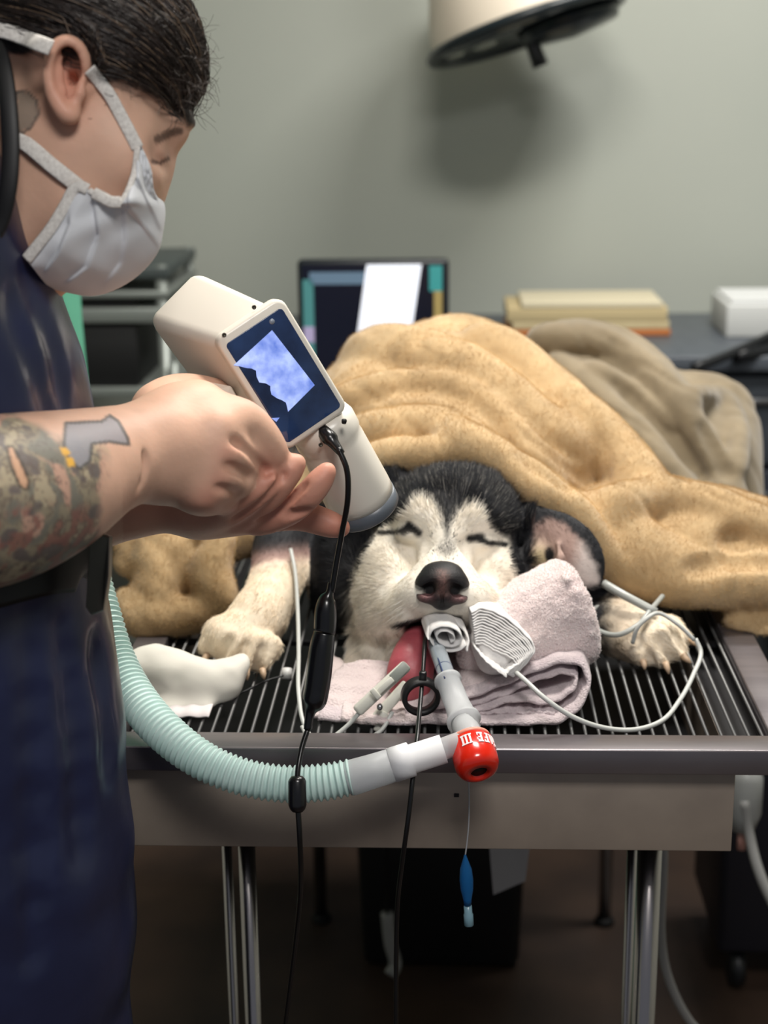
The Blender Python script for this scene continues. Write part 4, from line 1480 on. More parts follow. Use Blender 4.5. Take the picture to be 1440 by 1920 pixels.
for i in range(5):
    k = i / 4.0
    q = [(890 + 4 * k, 1212 + 8 * k, 1.444), (908 + 6 * k, 1236 + 4 * k, 1.436), (930 + 4 * k, 1256 - 2 * k, 1.430), (950, 1270 - 4 * k, 1.428)]
    vv_, ff_ = ribbon_vf(q, DV2 * 0.8, 0.0026, 40, 5, 0.0004, 40 + i)
    mk('gauze_ply', vv_, ff_, M_gauze, gp)

# ================================================================ breathing circuit
M_hose = mat('hose_teal', (222, 244, 239), 0.25, trans=0.2, ior=1.15, noise=(40, (204, 236, 229), 0.5))
M_frost = mat('frosted_plastic', (222, 224, 226), 0.35, trans=0.45, ior=1.2)
M_whitep = mat('white_cuff', (234, 234, 236), 0.35, trans=0.1, ior=1.2)
M_clear = mat('clear_tube', (196, 206, 214), 0.12, trans=0.6, ior=1.25)
hose = thing('breathing_hose', atd(500, 1470, 1.335), 'corrugated pale teal breathing hose sagging in front of the table edge', 'hose')
HP = [(150, 1010, 1.44), (172, 1080, 1.44), (194, 1160, 1.425), (216, 1232, 1.41), (252, 1305, 1.385), (308, 1372, 1.36), (382, 1427, 1.342), (460, 1458, 1.335), (540, 1470, 1.332), (612, 1466, 1.330), (662, 1456, 1.330)]
HPd = np.array([[*atd(*p), pxr(r, p[2])] for p, r in zip(HP, (34, 34, 35, 36, 38, 38, 36, 35, 35, 35, 34))])
NSEG = 620
HS = spline(HPd, NSEG)
arc = np.concatenate([[0], np.cumsum(np.linalg.norm(np.diff(HS[:, :3], axis=0), axis=1))])
per = pxr(11.5, 1.335)
rr = HS[:, 3] + pxr(3.3, 1.33) * (np.sin(arc / per * 2 * math.pi) * 0.9) - pxr(2.0, 1.33)
v_, f_ = sweep_vf(HS[:, :3], rr, 28)
mk('corrugated_tube', v_, f_, M_hose, hose)
def dirpx(a, b):
    p, q = atd(*a), atd(*b)
    return p, q - p, float(np.linalg.norm(q - p))
o_, d_, L_ = dirpx((650, 1461, 1.330), (742, 1433, 1.330))
R3 = pxr(33, 1.33)
lathe('frosted_sleeve', [(0, 0), (R3 * 0.95, 0), (R3 * 1.02, 0.004), (R3 * 0.98, L_ * 0.5), (R3 * 0.96, L_), (0, L_)], o_, d_, M_frost, hose, seg=32)
o_, d_, L_ = dirpx((734, 1435, 1.330), (832, 1404, 1.331))
lathe('white_cuff', [(0, 0), (R3, 0), (R3, L_ * 0.38), (R3 * 0.84, L_ * 0.40), (R3 * 0.84, L_), (R3 * 0.66, L_), (0, L_ * 0.97)], o_, d_, M_whitep, hose, seg=32)

et = thing('airway_connector', atd(860, 1360, 1.36), 'clear frosted elbow connector joining tube, hose and red cap', 'connector')
o_, d_, L_ = dirpx((822, 1407, 1.331), (890, 1384, 1.338))
R2 = pxr(24, 1.335)
lathe('side_port', [(0, 0), (R2 * 0.85, 0), (R2 * 0.9, L_ * 0.6), (R2, L_), (0, L_)], o_, d_, M_frost, et, seg=28)
o_, d_, L_ = dirpx((838, 1272, 1.402), (874, 1362, 1.357))
rp = lambda r: pxr(r, 1.37)
lathe('barrel', [(0, 0), (rp(19), 0), (rp(26), 0.001), (rp(27), 0.004), (rp(23), 0.0055), (rp(24), L_ * 0.55), (rp(27), L_ * 0.80), (rp(32), L_ * 0.84), (rp(33), L_ * 0.90), (rp(27), L_ * 0.93), (rp(26), L_ + 0.004), (0, L_ + 0.004)], o_, d_, M_frost, et, seg=32)
o_, d_, L_ = dirpx((868, 1352, 1.360), (888, 1398, 1.336))
lathe('elbow_neck', [(0, 0), (rp(24), 0), (rp(25), L_ * 0.6), (rp(28), L_), (0, L_)], o_, d_, M_frost, et, seg=28)

tt_ = thing('endotracheal_tube', atd(830, 1245, 1.43), 'clear bluish tube coming out of the mouth of the dog', 'tube')
tube('tube_wall', [atd(806, 1176, 1.53), atd(815, 1205, 1.475), atd(828, 1240, 1.432), atd(841, 1276, 1.400)], pxr(16, 1.43), M_clear, tt_, n=20, seg=22)
tube('inner_stripe', [atd(812, 1208, 1.460), atd(824, 1242, 1.416), atd(834, 1272, 1.388)], pxr(1.6, 1.43), mat('ink_blue', (36, 52, 92), 0.5), tt_, n=12, seg=6)
o_, d_, L_ = dirpx((833, 1254, 1.419), (835, 1260, 1.414))
lathe('depth_mark', [(pxr(16.4, 1.42), 0), (pxr(16.4, 1.42), 0.0012), (pxr(15.5, 1.42), 0.0012), (pxr(15.5, 1.42), 0)], o_, atd(841, 1276, 1.400) - atd(828, 1240, 1.432), MATS['ink_blue'], tt_, seg=22, closed=True)

# ---- red cap with its lettering
M_red = mat('cap_red', (214, 36, 16), 0.22, coat=0.5)
cap = thing('red_cap', atd(893, 1425, 1.335), 'glossy red cap with white upside-down lettering hanging off the connector', 'cap')
c0 = atd(882, 1392, 1.342)
cax = RV * 0.20 - UV * 0.70 - FV * 0.68
cax /= np.linalg.norm(cax)
RC = pxr(42, 1.335)
LC = 0.033
lathe('shell', [(0, 0), (RC * 0.92, 0), (RC * 1.0, 0.0012), (RC * 1.01, LC * 0.62), (RC * 0.98, LC * 0.78), (RC * 0.86, LC * 0.92), (RC * 0.68, LC * 0.985), (RC * 0.42, LC), (RC * 0.38, LC - 0.004), (0, LC - 0.004)], c0, cax, M_red, cap, seg=48)
lathe('hole_plug', [(0, 0), (RC * 0.37, 0), (RC * 0.37, 0.0015), (0, 0.0015)], c0 + cax * (LC - 0.0042), cax, mat('hole_black', (8, 8, 8), 0.6), cap, seg=24)
o_ = c0 - cax * 0.002
lathe('collar', [(RC * 0.80, -0.002), (RC * 0.94, -0.001), (RC * 0.95, 0.002), (RC * 0.80, 0.002)], o_, cax, mat('cap_edge', (236, 150, 130), 0.4), cap, seg=48, closed=True)
# letters: strokes in a unit box, x right, y up; set upside down round the cap
def bar(x0, y0, x1, y1):
    return [(x0, y0), (x1, y0), (x1, y1), (x0, y1)]
def slant(x0, y0, x1, y1, w):
    return [(x0 - w / 2, y0), (x0 + w / 2, y0), (x1 + w / 2, y1), (x1 - w / 2, y1)]
GL = {'I': (0.30, [bar(0.06, 0, 0.26, 1), bar(-0.02, 0, 0.34, 0.13), bar(-0.02, 0.87, 0.34, 1)]),
      'E': (0.62, [bar(0.08, 0, 0.28, 1), bar(0, 0, 0.60, 0.15), bar(0, 0.85, 0.58, 1), bar(0.28, 0.44, 0.48, 0.58), bar(0.50, 0, 0.60, 0.30), bar(0.48, 0.70, 0.58, 1)]),
      'F': (0.60, [bar(0.08, 0, 0.28, 1), bar(0, 0, 0.40, 0.13), bar(0, 0.85, 0.58, 1), bar(0.28, 0.44, 0.48, 0.58), bar(0.48, 0.70, 0.58, 1)]),
      'A': (0.72, [slant(0.14, 0, 0.36, 1, 0.13), slant(0.58, 0, 0.38, 1, 0.20), bar(0.20, 0.28, 0.54, 0.40), bar(0.0, 0, 0.28, 0.12), bar(0.44, 0, 0.72, 0.12)]),
      'S': (0.60, [bar(0.04, 0.85, 0.56, 1), bar(0.0, 0.50, 0.20, 0.92), bar(0.04, 0.43, 0.56, 0.58), bar(0.40, 0.08, 0.60, 0.52), bar(0.04, 0, 0.56, 0.15), bar(0.46, 0.70, 0.56, 1), bar(0.02, 0, 0.12, 0.30)]),
      ' ': (0.34, [])}
TXT = 'SAFE III'
hgt = 0.0100
XSC = 0.85
wtot = sum(GL[ch][0] + 0.10 for ch in TXT) * hgt
front_dir = -(FV - cax * (FV @ cax))
front_dir /= np.linalg.norm(front_dir)
side_dir = np.cross(cax, front_dir)
if side_dir @ RV < 0:
    side_dir = -side_dir
M_let = mat('letter_white', (244, 232, 232), 0.4)
xc = 0.0
for ch in TXT:
    wd, strokes = GL[ch]
    parts_ = []
    for q in strokes:
        top, bot = [], []
        n = 6
        (ax_, ay), (bx_, by), (cx_, cy), (dx_, dy) = q
        g = []
        for i in range(n + 1):
            t = i / n
            g.append(((ax_ * (1 - t) + bx_ * t, ay * (1 - t) + by * t), (dx_ * (1 - t) + cx_ * t, dy * (1 - t) + cy * t)))
        vs, fs = [], []
        for rad_ in (RC * 1.035, RC * 0.99):
            for lo_, hi_ in g:
                for (gx, gy) in (lo_, hi_):
                    s_ = (xc + gx * hgt - wtot / 2) * XSC
                    th = -(s_ / RC) + 0.58          # upside down: text runs right to left
                    along = 0.0040 + gy * hgt
                    vs.append(c0 + cax * along + rad_ * (math.cos(th) * front_dir + math.sin(th) * side_dir))
        m2 = 2 * (n + 1)
        for i in range(n):
            a = 2 * i
            fs.append([a, a + 1, a + 3, a + 2])
            fs.append([m2 + a, m2 + a + 2, m2 + a + 3, m2 + a + 1])
            fs.append([a, a + 2, m2 + a + 2, m2 + a])
            fs.append([a + 1, m2 + a + 1, m2 + a + 3, a + 3])
        fs.append([0, m2, m2 + 1, 1])
        fs.append([m2 - 2, m2 - 1, 2 * m2 - 1, 2 * m2 - 2])
        parts_.append((np.array(vs), fs))
    if parts_:
        vj, fj = join_vf(parts_)
        mk('letter', vj, fj, M_let, cap, False)
    xc += (wd + 0.10) * hgt

# ---- pilot balloon on its thin line
pb = thing('pilot_balloon', aty(876, 1660, -0.012), 'blue pilot balloon hanging on a thin line below the red cap', 'balloon')
tube('line', [atd(870, 1400, 1.352), aty(879, 1470, -0.010), aty(879, 1540, -0.010), aty(875, 1585, -0.010), aty(872, 1606, -0.012)], 0.0007, mat('thin_line', (190, 192, 196), 0.3, trans=0.3), pb, n=20, seg=6)
o_ = aty(872, 1602, -0.012)
pv = lambda p: p / 2050.0
lathe('bulb', [(0.0008, 0), (pv(4), pv(8)), (pv(11), pv(30)), (pv(13), pv(52)), (pv(12), pv(72)), (pv(8), pv(92)), (pv(7), pv(104)), (0, pv(104))], o_, aty(877, 1700, -0.012) - o_, mat('balloon_blue', (40, 112, 176), 0.2, trans=0.35, ior=1.2), pb, seg=24)
o_ = aty(877, 1698, -0.012)
lathe('valve', [(0, 0), (pv(7.5), 0), (pv(7.5), pv(16)), (pv(9), pv(18)), (pv(9), pv(40)), (pv(4), pv(43)), (0, pv(43))], o_, aty(880, 1742, -0.012) - o_, mat('valve_pale', (150, 190, 206), 0.25, trans=0.3), pb, seg=18)

# ================================================================ cables
M_cblk = mat('cable_black', (14, 14, 15), 0.3)
M_cgry = mat('cable_grey', (196, 198, 194), 0.4)
pc = thing('probe_cable', atd(780, 1420, 1.34), 'thin black cable running from the mouth down over the table edge', 'cable')
tube('cord', [atd(800, 1178, 1.52), atd(797, 1200, 1.468), atd(793, 1262, 1.432), atd(787, 1330, 1.395), atd(781, 1395, 1.352), atd(775, 1450, 1.333), atd(766, 1530, 1.330), atd(753, 1625, 1.345), atd(745, 1700, 1.37), atd(742, 1960, 1.40)], pxr(4.6, 1.36), M_cblk, pc, n=70, seg=10)
rg = thing('black_ring', atd(790, 1308, 1.43), 'black plastic ring hanging on the probe cable below the tongue', 'ring')
o_ = atd(789, 1306, 1.424)
lathe('band', [(pxr(27, 1.42), -0.006), (pxr(36, 1.42), -0.005), (pxr(37, 1.42), 0.006), (pxr(28, 1.42), 0.006)], o_, FV * 0.93 + UV * 0.30 - RV * 0.12, mat('ring_black', (16, 15, 17), 0.5), rg, seg=36, closed=True)
box('cable_clip', atd(793, 1270, 1.418), (0.007, 0.006, 0.012), M_cblk, rg, bev=0.0015)

ch_ = thing('charging_cable', atd(600, 1220, 1.30), 'black charging cable hanging from the x-ray unit with inline connector', 'cable')
tube('cord', [atd(634, 840, 1.262), atd(650, 880, 1.262), atd(652, 935, 1.27), atd(640, 1005, 1.285), atd(630, 1060, 1.292), atd(622, 1110, 1.297)], pxr(5.5, 1.28), M_cblk, ch_, n=40, seg=12)
tube('lower_cord', [atd(578, 1365, 1.300), atd(566, 1402, 1.295), atd(558, 1450, 1.288), atd(558, 1500, 1.286), atd(562, 1570, 1.29), atd(564, 1650, 1.31), atd(556, 1750, 1.36), atd(530, 1960, 1.42)], pxr(5.2, 1.29), M_cblk, ch_, n=50, seg=12)
cn = tube('inline_connector', [atd(621, 1092, 1.297), atd(618, 1112, 1.297), atd(614, 1122, 1.298), atd(611, 1140, 1.298), atd(609, 1180, 1.299), atd(608, 1184, 1.299)], [pxr(6, 1.3), pxr(8, 1.3), pxr(15, 1.3), pxr(20, 1.3), pxr(21, 1.3), pxr(21, 1.3)], mat('connector_black', (14, 14, 17), 0.28, coat=0.2), ch_, n=24, seg=8)
tube('inline_body', [atd(608, 1186, 1.299), atd(604, 1210, 1.299), atd(594, 1290, 1.300), atd(588, 1318, 1.300), atd(582, 1334, 1.300), atd(577, 1368, 1.300)], [pxr(20, 1.3), pxr(23, 1.3), pxr(24, 1.3), pxr(22, 1.3), pxr(11, 1.3), pxr(8, 1.3)], MATS['connector_black'], ch_, n=40, seg=8)
o_ = atd(557, 1455, 1.288)
lathe('ferrite_bead', [(0, 0), (pxr(10, 1.29), 0), (pxr(15, 1.29), pxr(5, 1.29)), (pxr(17, 1.29), pxr(10, 1.29)), (pxr(17, 1.29), pxr(54, 1.29)), (pxr(14, 1.29), pxr(62, 1.29)), (pxr(9, 1.29), pxr(67, 1.29)), (0, pxr(67, 1.29))], o_, atd(558, 1522, 1.286) - o_, MATS['connector_black'], ch_, seg=28)

# ---- pulse oximeter clip on the tongue
M_clip = mat('clip_ivory', (214, 213, 202), 0.4)
cl = thing('oximeter_clip', atd(715, 1310, 1.445), 'ivory sensor clip biting the side of the tongue', 'clip')
def obar(name, a, b, w, t, m, par, bev=0.0015, lift=0.0):
    p, q = atd(*a), atd(*b)
    L_ = np.linalg.norm(q - p)
    x_ = (q - p) / L_
    n_ = -FV - x_ * (-FV @ x_)
    n_ /= np.linalg.norm(n_)
    y_ = np.cross(n_, x_)
    return box(name, (p + q) / 2 + n_ * lift, (L_, w, t), m, par, np.array([x_, y_, n_]), bev)
ja = obar('upper_jaw', (668, 1335, 1.430), (764, 1246, 1.438), 0.0115, 0.0075, M_clip, cl, 0.003)
obar('pad', (735, 1273, 1.430), (763, 1246, 1.432), 0.0095, 0.003, mat('clip_pad', (150, 154, 146), 0.4), ja, 0.001, 0.0035)
obar('raised_rib', (704, 1301, 1.429), (736, 1272, 1.430), 0.006, 0.004, M_clip, ja, 0.001, 0.004)
obar('latch', (700, 1303, 1.427), (708, 1296, 1.427), 0.011, 0.004, M_clip, ja, 0.0008, 0.004)
jb = obar('lower_jaw', (700, 1352, 1.446), (764, 1282, 1.450), 0.0105, 0.006, M_clip, cl, 0.002)
obar('grip', (706, 1372, 1.443), (722, 1335, 1.443), 0.008, 0.006, M_clip, cl, 0.002)
obar('spring', (690, 1345, 1.444), (712, 1362, 1.444), 0.004, 0.004, M_pull, cl, 0.001)
lathe('hinge_pin', [(0, -0.005), (0.0028, -0.005), (0.0028, 0.005), (0, 0.005)], atd(712, 1325, 1.438), FV, M_pull, cl, seg=12)
sc_ = thing('sensor_cable', atd(575, 1370, 1.44), 'looping pale grey cable from the tongue clip to the left foreleg', 'cable')
tube('cord', [atd(676, 1334, 1.432), atd(650, 1362, 1.432), atd(618, 1384, 1.430), atd(588, 1384, 1.430), atd(570, 1358, 1.44), atd(560, 1300, 1.47), atd(560, 1220, 1.53), atd(558, 1140, 1.59), atd(553, 1070, 1.64), atd(545, 1030, 1.66)], pxr(4.2, 1.45), M_cgry, sc_, n=70, seg=10)
tube('return_cord', [atd(736, 1335, 1.44), atd(712, 1372, 1.432), atd(660, 1391, 1.425), atd(610, 1394, 1.425), atd(580, 1386, 1.428), atd(566, 1362, 1.438)], pxr(4.0, 1.43), M_cgry, sc_, n=40, seg=10)
ec = thing('lead_wire', atd(1180, 1370, 1.42), 'pale grey lead wire curving over the grate to the right paw', 'cable')
tube('cord', [atd(955, 1250, 1.445), atd(985, 1276, 1.425), atd(1020, 1308, 1.41), atd(1070, 1342, 1.41), atd(1130, 1364, 1.42), atd(1190, 1368, 1.43), atd(1240, 1352, 1.445), atd(1275, 1312, 1.48), atd(1300, 1265, 1.52), atd(1314, 1222, 1.55), atd(1304, 1198, 1.555)], pxr(4.6, 1.44), M_cgry, ec, n=80, seg=10)
tube('paw_strap', [atd(1302, 1200, 1.553), atd(1270, 1170, 1.553), atd(1236, 1150, 1.555), atd(1215, 1158, 1.545), atd(1195, 1178, 1.545), atd(1186, 1206, 1.552)], pxr(4.0, 1.57), M_cgry, ec, n=30, seg=8)
iv = thing('drip_line', atd(1180, 1120, 1.60), 'clear grey drip line looped over the right foreleg', 'cable')
tube('stiff_tube', [atd(1132, 1094, 1.60), atd(1170, 1116, 1.585), atd(1230, 1148, 1.575)], pxr(8.0, 1.6), mat('line_clear', (190, 194, 190), 0.3, trans=0.3), iv, n=12, seg=12)
tube('loop', [atd(1242, 1118, 1.62), atd(1218, 1146, 1.575), atd(1196, 1172, 1.558), atd(1160, 1190, 1.558), atd(1122, 1182, 1.58), atd(1106, 1160, 1.60), atd(1118, 1140, 1.62), atd(1160, 1132, 1.62)], pxr(5.0, 1.6), MATS['line_clear'], iv, n=50, seg=10)

# ---- white pad below the left paw
wp = thing('absorbent_pad', atz(330, 1330, 0.893), 'crumpled white absorbent pad under the left paw', 'pad')
PF = Field(cc(180, 1400, 1.42), cc(490, 1180, 1.68), 0.0026)
CH(PF, [(225, 1290, 1.530, 42), (290, 1262, 1.520, 46), (350, 1280, 1.515, 46), (405, 1285, 1.515, 38), (432, 1258, 1.52, 22), (452, 1236, 1.53, 12)], 0.012, n=16)
CH(PF, [(230, 1338, 1.50, 22), (310, 1340, 1.495, 24), (384, 1338, 1.492, 22)], 0.014)
E3(PF, 395, 1205, 1.49, 88, 36, 0.05, 0.008, -12, True)
CH(PF, [(300, 1300, 1.455, 3), (370, 1310, 1.455, 4), (430, 1290, 1.47, 3)], 0.012, True)
PF.floor(0.8945)
W, Q, N, V = PF.mesh(3)
W = W + N * (0.0018 * fbm(V, 40, 2, 3))[:, None]
mk('pad_body', W, Q, mat('pad_white', (226, 222, 212), 0.75), wp)
vv_, ff_ = ribbon_vf([(218, 1352, 1.47), (300, 1358, 1.465), (392, 1352, 1.462)], np.array([0, 0.07, 0.003]), 0.003, 40, 6, 0.0012, 5)
mk('pad_sheet', vv_, ff_, mat('pad_pale', (214, 206, 206), 0.8), wp)
cp_ = thing('cable_pin', atd(538, 1262, 1.55), 'small white pin on a thin wire lying on the grate', 'pin')
o_ = atd(538, 1254, 1.562)
lathe('pin_head', [(0, 0), (pxr(10, 1.56), 0), (pxr(10, 1.56), pxr(20, 1.56)), (0, pxr(20, 1.56))], o_, -UV - FV * 0.4, mat('pin_white', (216, 216, 214), 0.4), cp_, seg=16)
tube('wire', [atd(535, 1266, 1.556), atd(500, 1276, 1.55), atd(455, 1298, 1.53), atd(418, 1314, 1.52)], 0.001, M_blk, cp_, n=16, seg=6)

# ================================================================ hand-held x-ray unit
M_shell = mat('unit_shell', (232, 226, 214), 0.32, noise=(8, (224, 217, 204), 0.4), coat=0.1)
M_shellg = mat('unit_seam', (150, 146, 138), 0.5)
xu = thing('xray_unit', atd(520, 800, 1.27), 'white hand-held x-ray unit with lit screen aimed at the dog', 'x-ray unit')
XO = atd(528, 706, 1.25)
nc = np.array([0.34, -0.16, -0.92])
nc /= np.linalg.norm(nc)
lc_ = np.array([132, -186, 0.0])
lc_ = lc_ - nc * (lc_ @ nc)
lc_ /= np.linalg.norm(lc_)
sc2 = np.cross(nc, lc_)
if sc2[0] < 0:
    sc2 = -sc2
cdir = lambda q: q[0] * RV + q[1] * UV + q[2] * FV
XN, XL, XS = cdir(nc), cdir(lc_), cdir(sc2)


def onface(px, py, lift=0.0):
    """where the sight line of a photo pixel meets the unit's front plane"""
    r = _ray(px, py)
    o = XO + XN * lift
    return CP + r * (((o - CP) @ XN) / (r @ XN))


def ls(p):
    q = p - XO
    return np.array([q @ XL, q @ XS])


cor = np.array([ls(onface(*c)) for c in ((402, 643), (513, 556), (660, 748), (545, 858))])
l0, l1 = (cor[0, 0] + cor[1, 0]) / 2, (cor[2, 0] + cor[3, 0]) / 2
s0, s1 = (cor[0, 1] + cor[3, 1]) / 2, (cor[1, 1] + cor[2, 1]) / 2


def rrect(l0, l1, s0, s1, r, n=6):
    out = []
    for (cl_, cs, a0) in ((l1 - r, s1 - r, 0), (l0 + r, s1 - r, 90), (l0 + r, s0 + r, 180), (l1 - r, s0 + r, 270)):
        for i in range(n + 1):
            a = math.radians(a0 + 90 * i / n)
            out.append((cl_ + r * math.cos(a), cs + r * math.sin(a)))
    return out


def prism(name, outline, z0, z1, m, parent, ch=0.0, smooth=True):
    """prism on the front plane with a chamfered front edge"""
    n = len(outline)
    o2 = np.array(outline)
    c = o2.mean(0)
    rings = [(0.0, z0), (0.0, z1 - ch), (ch * 0.35, z1 - ch * 0.35), (ch, z1)] if ch else [(0.0, z0), (0.0, z1)]
    v = []
    for ins, z in rings:
        dl = o2 - c
        k = 1 - ins / np.maximum(np.linalg.norm(dl, axis=1, keepdims=True), 1e-6) * 1.2
        q = c + dl * k
        v += [XO + XL * a + XS * b + XN * z for a, b in q]
    f = []
    flip = np.dot(np.cross(XL, XS), XN) > 0
    for i in range(len(rings) - 1):
        for j in range(n):
            k = (j + 1) % n
            q = [i * n + j, i * n + k, (i + 1) * n + k, (i + 1) * n + j]
            f.append(q if flip else q[::-1])
    t = [(len(rings) - 1) * n + j for j in range(n)]
    b = list(range(n))[::-1]
    f += [t if flip else t[::-1], b if flip else b[::-1]]
    o = mk(name, v, f, m, parent, smooth)
    return autosmooth(o, 35) if smooth else o


# housing block: front on the bezel, back pushed to the upper left and away
fr_ = [(l0 + 0.004, s0 + 0.003), (l0 + 0.004, s1 - 0.006), (l1 - 0.012, s1 - 0.006), (l1 - 0.012, s0 + 0.003)]
front4 = [XO + XL * a + XS * b - XN * 0.004 for a, b in fr_]
back_px = ((268, 598), (366, 500), (520, 690), (420, 800))
backn = [atd(px, py, 1.25 + dd) for (px, py), dd in zip(back_px, (0.055, 0.050, 0.075, 0.080))]
bm = bmesh.new()
vs = [bm.verts.new(Vector(p)) for p in front4 + backn]
for q in ([0, 1, 2, 3], [7, 6, 5, 4], [0, 4, 5, 1], [1, 5, 6, 2], [2, 6, 7, 3], [3, 7, 4, 0]):
    bm.faces.new([vs[i] for i in q])
bmesh.ops.recalc_face_normals(bm, faces=bm.faces)
bmesh.ops.bevel(bm, geom=list(bm.edges), offset=0.0095, segments=5, affect='EDGES', profile=0.5)
from_bm('housing', bm, M_shell, xu, True)
# seam along the housing
bz = prism('bezel', rrect(l0, l1, s0, s1, 0.009), -0.012, 0.0, M_shell, xu, 0.0028)
m_ = 0.0062
dsp = prism('display', rrect(l0 + m_ + 0.002, l1 - m_ * 0.9, s0 + m_ * 0.8, s1 - m_ * 0.8, 0.0035), -0.002, 0.0005,
            mat('display_glass', (14, 22, 42), 0.08, emit=(22, 36, 66), emit_s=0.7, noise=(26, (30, 48, 80), 0.8), coat=0.4), xu, 0.0004)


def screen_poly(name, pts, m, lift):
    out = [tuple(ls(onface(px, py, 0.0005))) for px, py in pts]
    n = len(out)
    v = [XO + XL * a + XS * b + XN * (lift) for a, b in out] + [XO + XL * a + XS * b + XN * (lift - 0.0003) for a, b in out]
    f = [list(range(n)), [n + i for i in range(n)][::-1]] + [[i, (i + 1) % n, n + (i + 1) % n, n + i] for i in range(n)]
    return mk(name, v, f, m, dsp, False)


M_xr = mat('radiograph_glow', (168, 188, 246), 0.4, emit=(168, 188, 246), emit_s=0.72, noise=(75, (84, 112, 196), 0.95))
screen_poly('radiograph', [(510, 619), (590, 722), (540, 772), (538, 762), (536, 755), (528, 750), (520, 747), (509, 740), (507, 731), (507, 724), (499, 719), (486, 717), (481, 706), (480, 695), (472, 691), (462, 690), (450, 687), (438, 685)], M_xr, 0.0008)
screen_poly('small_mark', [(509, 784), (524, 783), (518, 791)], M_xr, 0.0008)
cdot = onface(510, 603, 0.0006)
lathe('lens_dot', [(0, 0), (0.0023, 0), (0.0023, 0.0004), (0, 0.0005)], cdot, XN, mat('lens_grey', (140, 150, 164), 0.2), dsp, seg=16)
M_screw = mat('screw_dark', (84, 80, 72), 0.4, 0.6)
for (px, py) in ((476, 576), (420, 628), (601, 834), (646, 789)):
    p = onface(px, py, -0.0005)
    lathe('screw', [(0, 0.0), (0.0017, 0.0), (0.0019, 0.0010), (0.0011, 0.0012), (0.0009, 0.0004), (0, 0.0004)], p - XN * 0.0004, XN, M_screw, xu, seg=14)
# cone
a0, a1 = atd(606, 798, 1.298), atd(684, 950, 1.345)
ca = a1 - a0
CL = float(np.linalg.norm(ca))
RR = pxr(66, 1.325)
lathe('cone', [(0, -0.012), (RR * 0.80, -0.012), (RR * 0.94, -0.002), (RR * 0.95, 0.010), (RR * 0.90, 0.014), (RR * 0.93, 0.018), (RR * 1.0, CL * 0.80), (RR * 1.0, CL * 0.93), (0, CL * 0.93)], a0, ca, M_shell, xu, seg=56)
lathe('cone_rim', [(RR * 0.86, CL * 0.90), (RR * 1.015, CL * 0.90), (RR * 1.02, CL * 1.03), (RR * 0.98, CL * 1.045), (RR * 0.86, CL * 1.045)], a0, ca, mat('rim_grey', (92, 98, 106), 0.35), xu, seg=56, closed=True)
lathe('cone_window', [(0, CL * 1.0), (RR * 0.87, CL * 1.0), (RR * 0.87, CL * 1.01), (0, CL * 1.01)], a0, ca, mat('window_dark', (40, 42, 48), 0.4), xu, seg=40)
box('port_dot', atd(645, 790, 1.262), (0.004, 0.004, 0.004), mat('hole_black', (8, 8, 8), 0.6), xu, bev=0.001)
# plug in the port below the screen
p0, p1 = onface(606, 806, -0.006), atd(640, 850, 1.262)
tube('plug', [p0, p0 * 0.6 + p1 * 0.4, p0 * 0.45 + p1 * 0.55, p1], [0.0062, 0.0066, 0.0050, 0.0032], mat('connector_black', (14, 14, 17), 0.28), ch_, n=14, seg=6)
# pistol grip and trigger guard, mostly inside the fist
tube('grip', [atd(430, 775, 1.268), atd(445, 840, 1.268), atd(470, 905, 1.270), atd(482, 940, 1.272)], [0.021, 0.018, 0.017, 0.014], M_shell, xu, n=14, seg=16)
obar('grip_foot', (492, 878, 1.248), (505, 890, 1.250), 0.010, 0.006, M_shell, xu, 0.0015)
tg = [atd(374, 738, 1.235), atd(392, 716, 1.235), atd(432, 724, 1.245), atd(442, 742, 1.25), atd(420, 758, 1.245), atd(392, 748, 1.24)]
tg = np.array(tg + [p + FV * 0.022 for p in tg])
n6 = 6
mk('trigger_guard', tg, [[0, 1, 2, 3, 4, 5][::-1], [6, 7, 8, 9, 10, 11]] + [[i, (i + 1) % 6, 6 + (i + 1) % 6, 6 + i] for i in range(6)], M_shell, xu, False)

# ================================================================ person
per_ = thing('person', (-0.36, -0.14, 0), 'person in navy apron and white face mask holding the x-ray unit', 'person')
PBH = 0.0021
B = Field((-0.50, -0.135, 0.925), (-0.015, 0.415, 1.345), PBH)
DM = 1.150                                  # depth of the head's middle plane


def M2(px, py, d, rx, ry, rz, k=0.015, rot=0, cut=False):
    E3(B, px, py, d, rx, ry, rz, k, rot, cut)


# head, tipped forward and down to the right
M2(150, 70, DM, 205, 172, 0.074, 0.02, -18)
M2(225, 150, DM, 125, 120, 0.066, 0.03, -30)
M2(215, 275, DM, 98, 120, 0.058, 0.03, 10)
M2(140, 300, DM, 105, 120, 0.062, 0.03, 25)
M2(150, 410, DM, 92, 96, 0.056, 0.03, -20)
M2(205, 440, DM, 70, 70, 0.040, 0.03, 0)
M2(180, 500, DM, 46, 38, 0.028, 0.02)
# brow, cheekbone, nose
CH(B, [(322, 222, DM - 0.018, 20), (330, 240, DM - 0.008, 18), (330, 240, DM + 0.008, 18)], 0.012)
M2(248, 312, DM - 0.030, 48, 40, 0.022, 0.03, -40)
CH(B, [(310, 262, DM, 22), (290, 318, DM, 20), (280, 362, DM, 24)], 0.014)
M2(308, 286, DM - 0.038, 16, 20, 0.017, 0.012, -25, True)
M2(296, 290, DM - 0.024, 15, 14, 0.010, 0.008, -20)
CH(B, [(287, 303, DM - 0.0400, 1.6), (300, 305, DM - 0.0395, 2.2), (314, 296, DM - 0.036, 1.6)], 0.004, True)
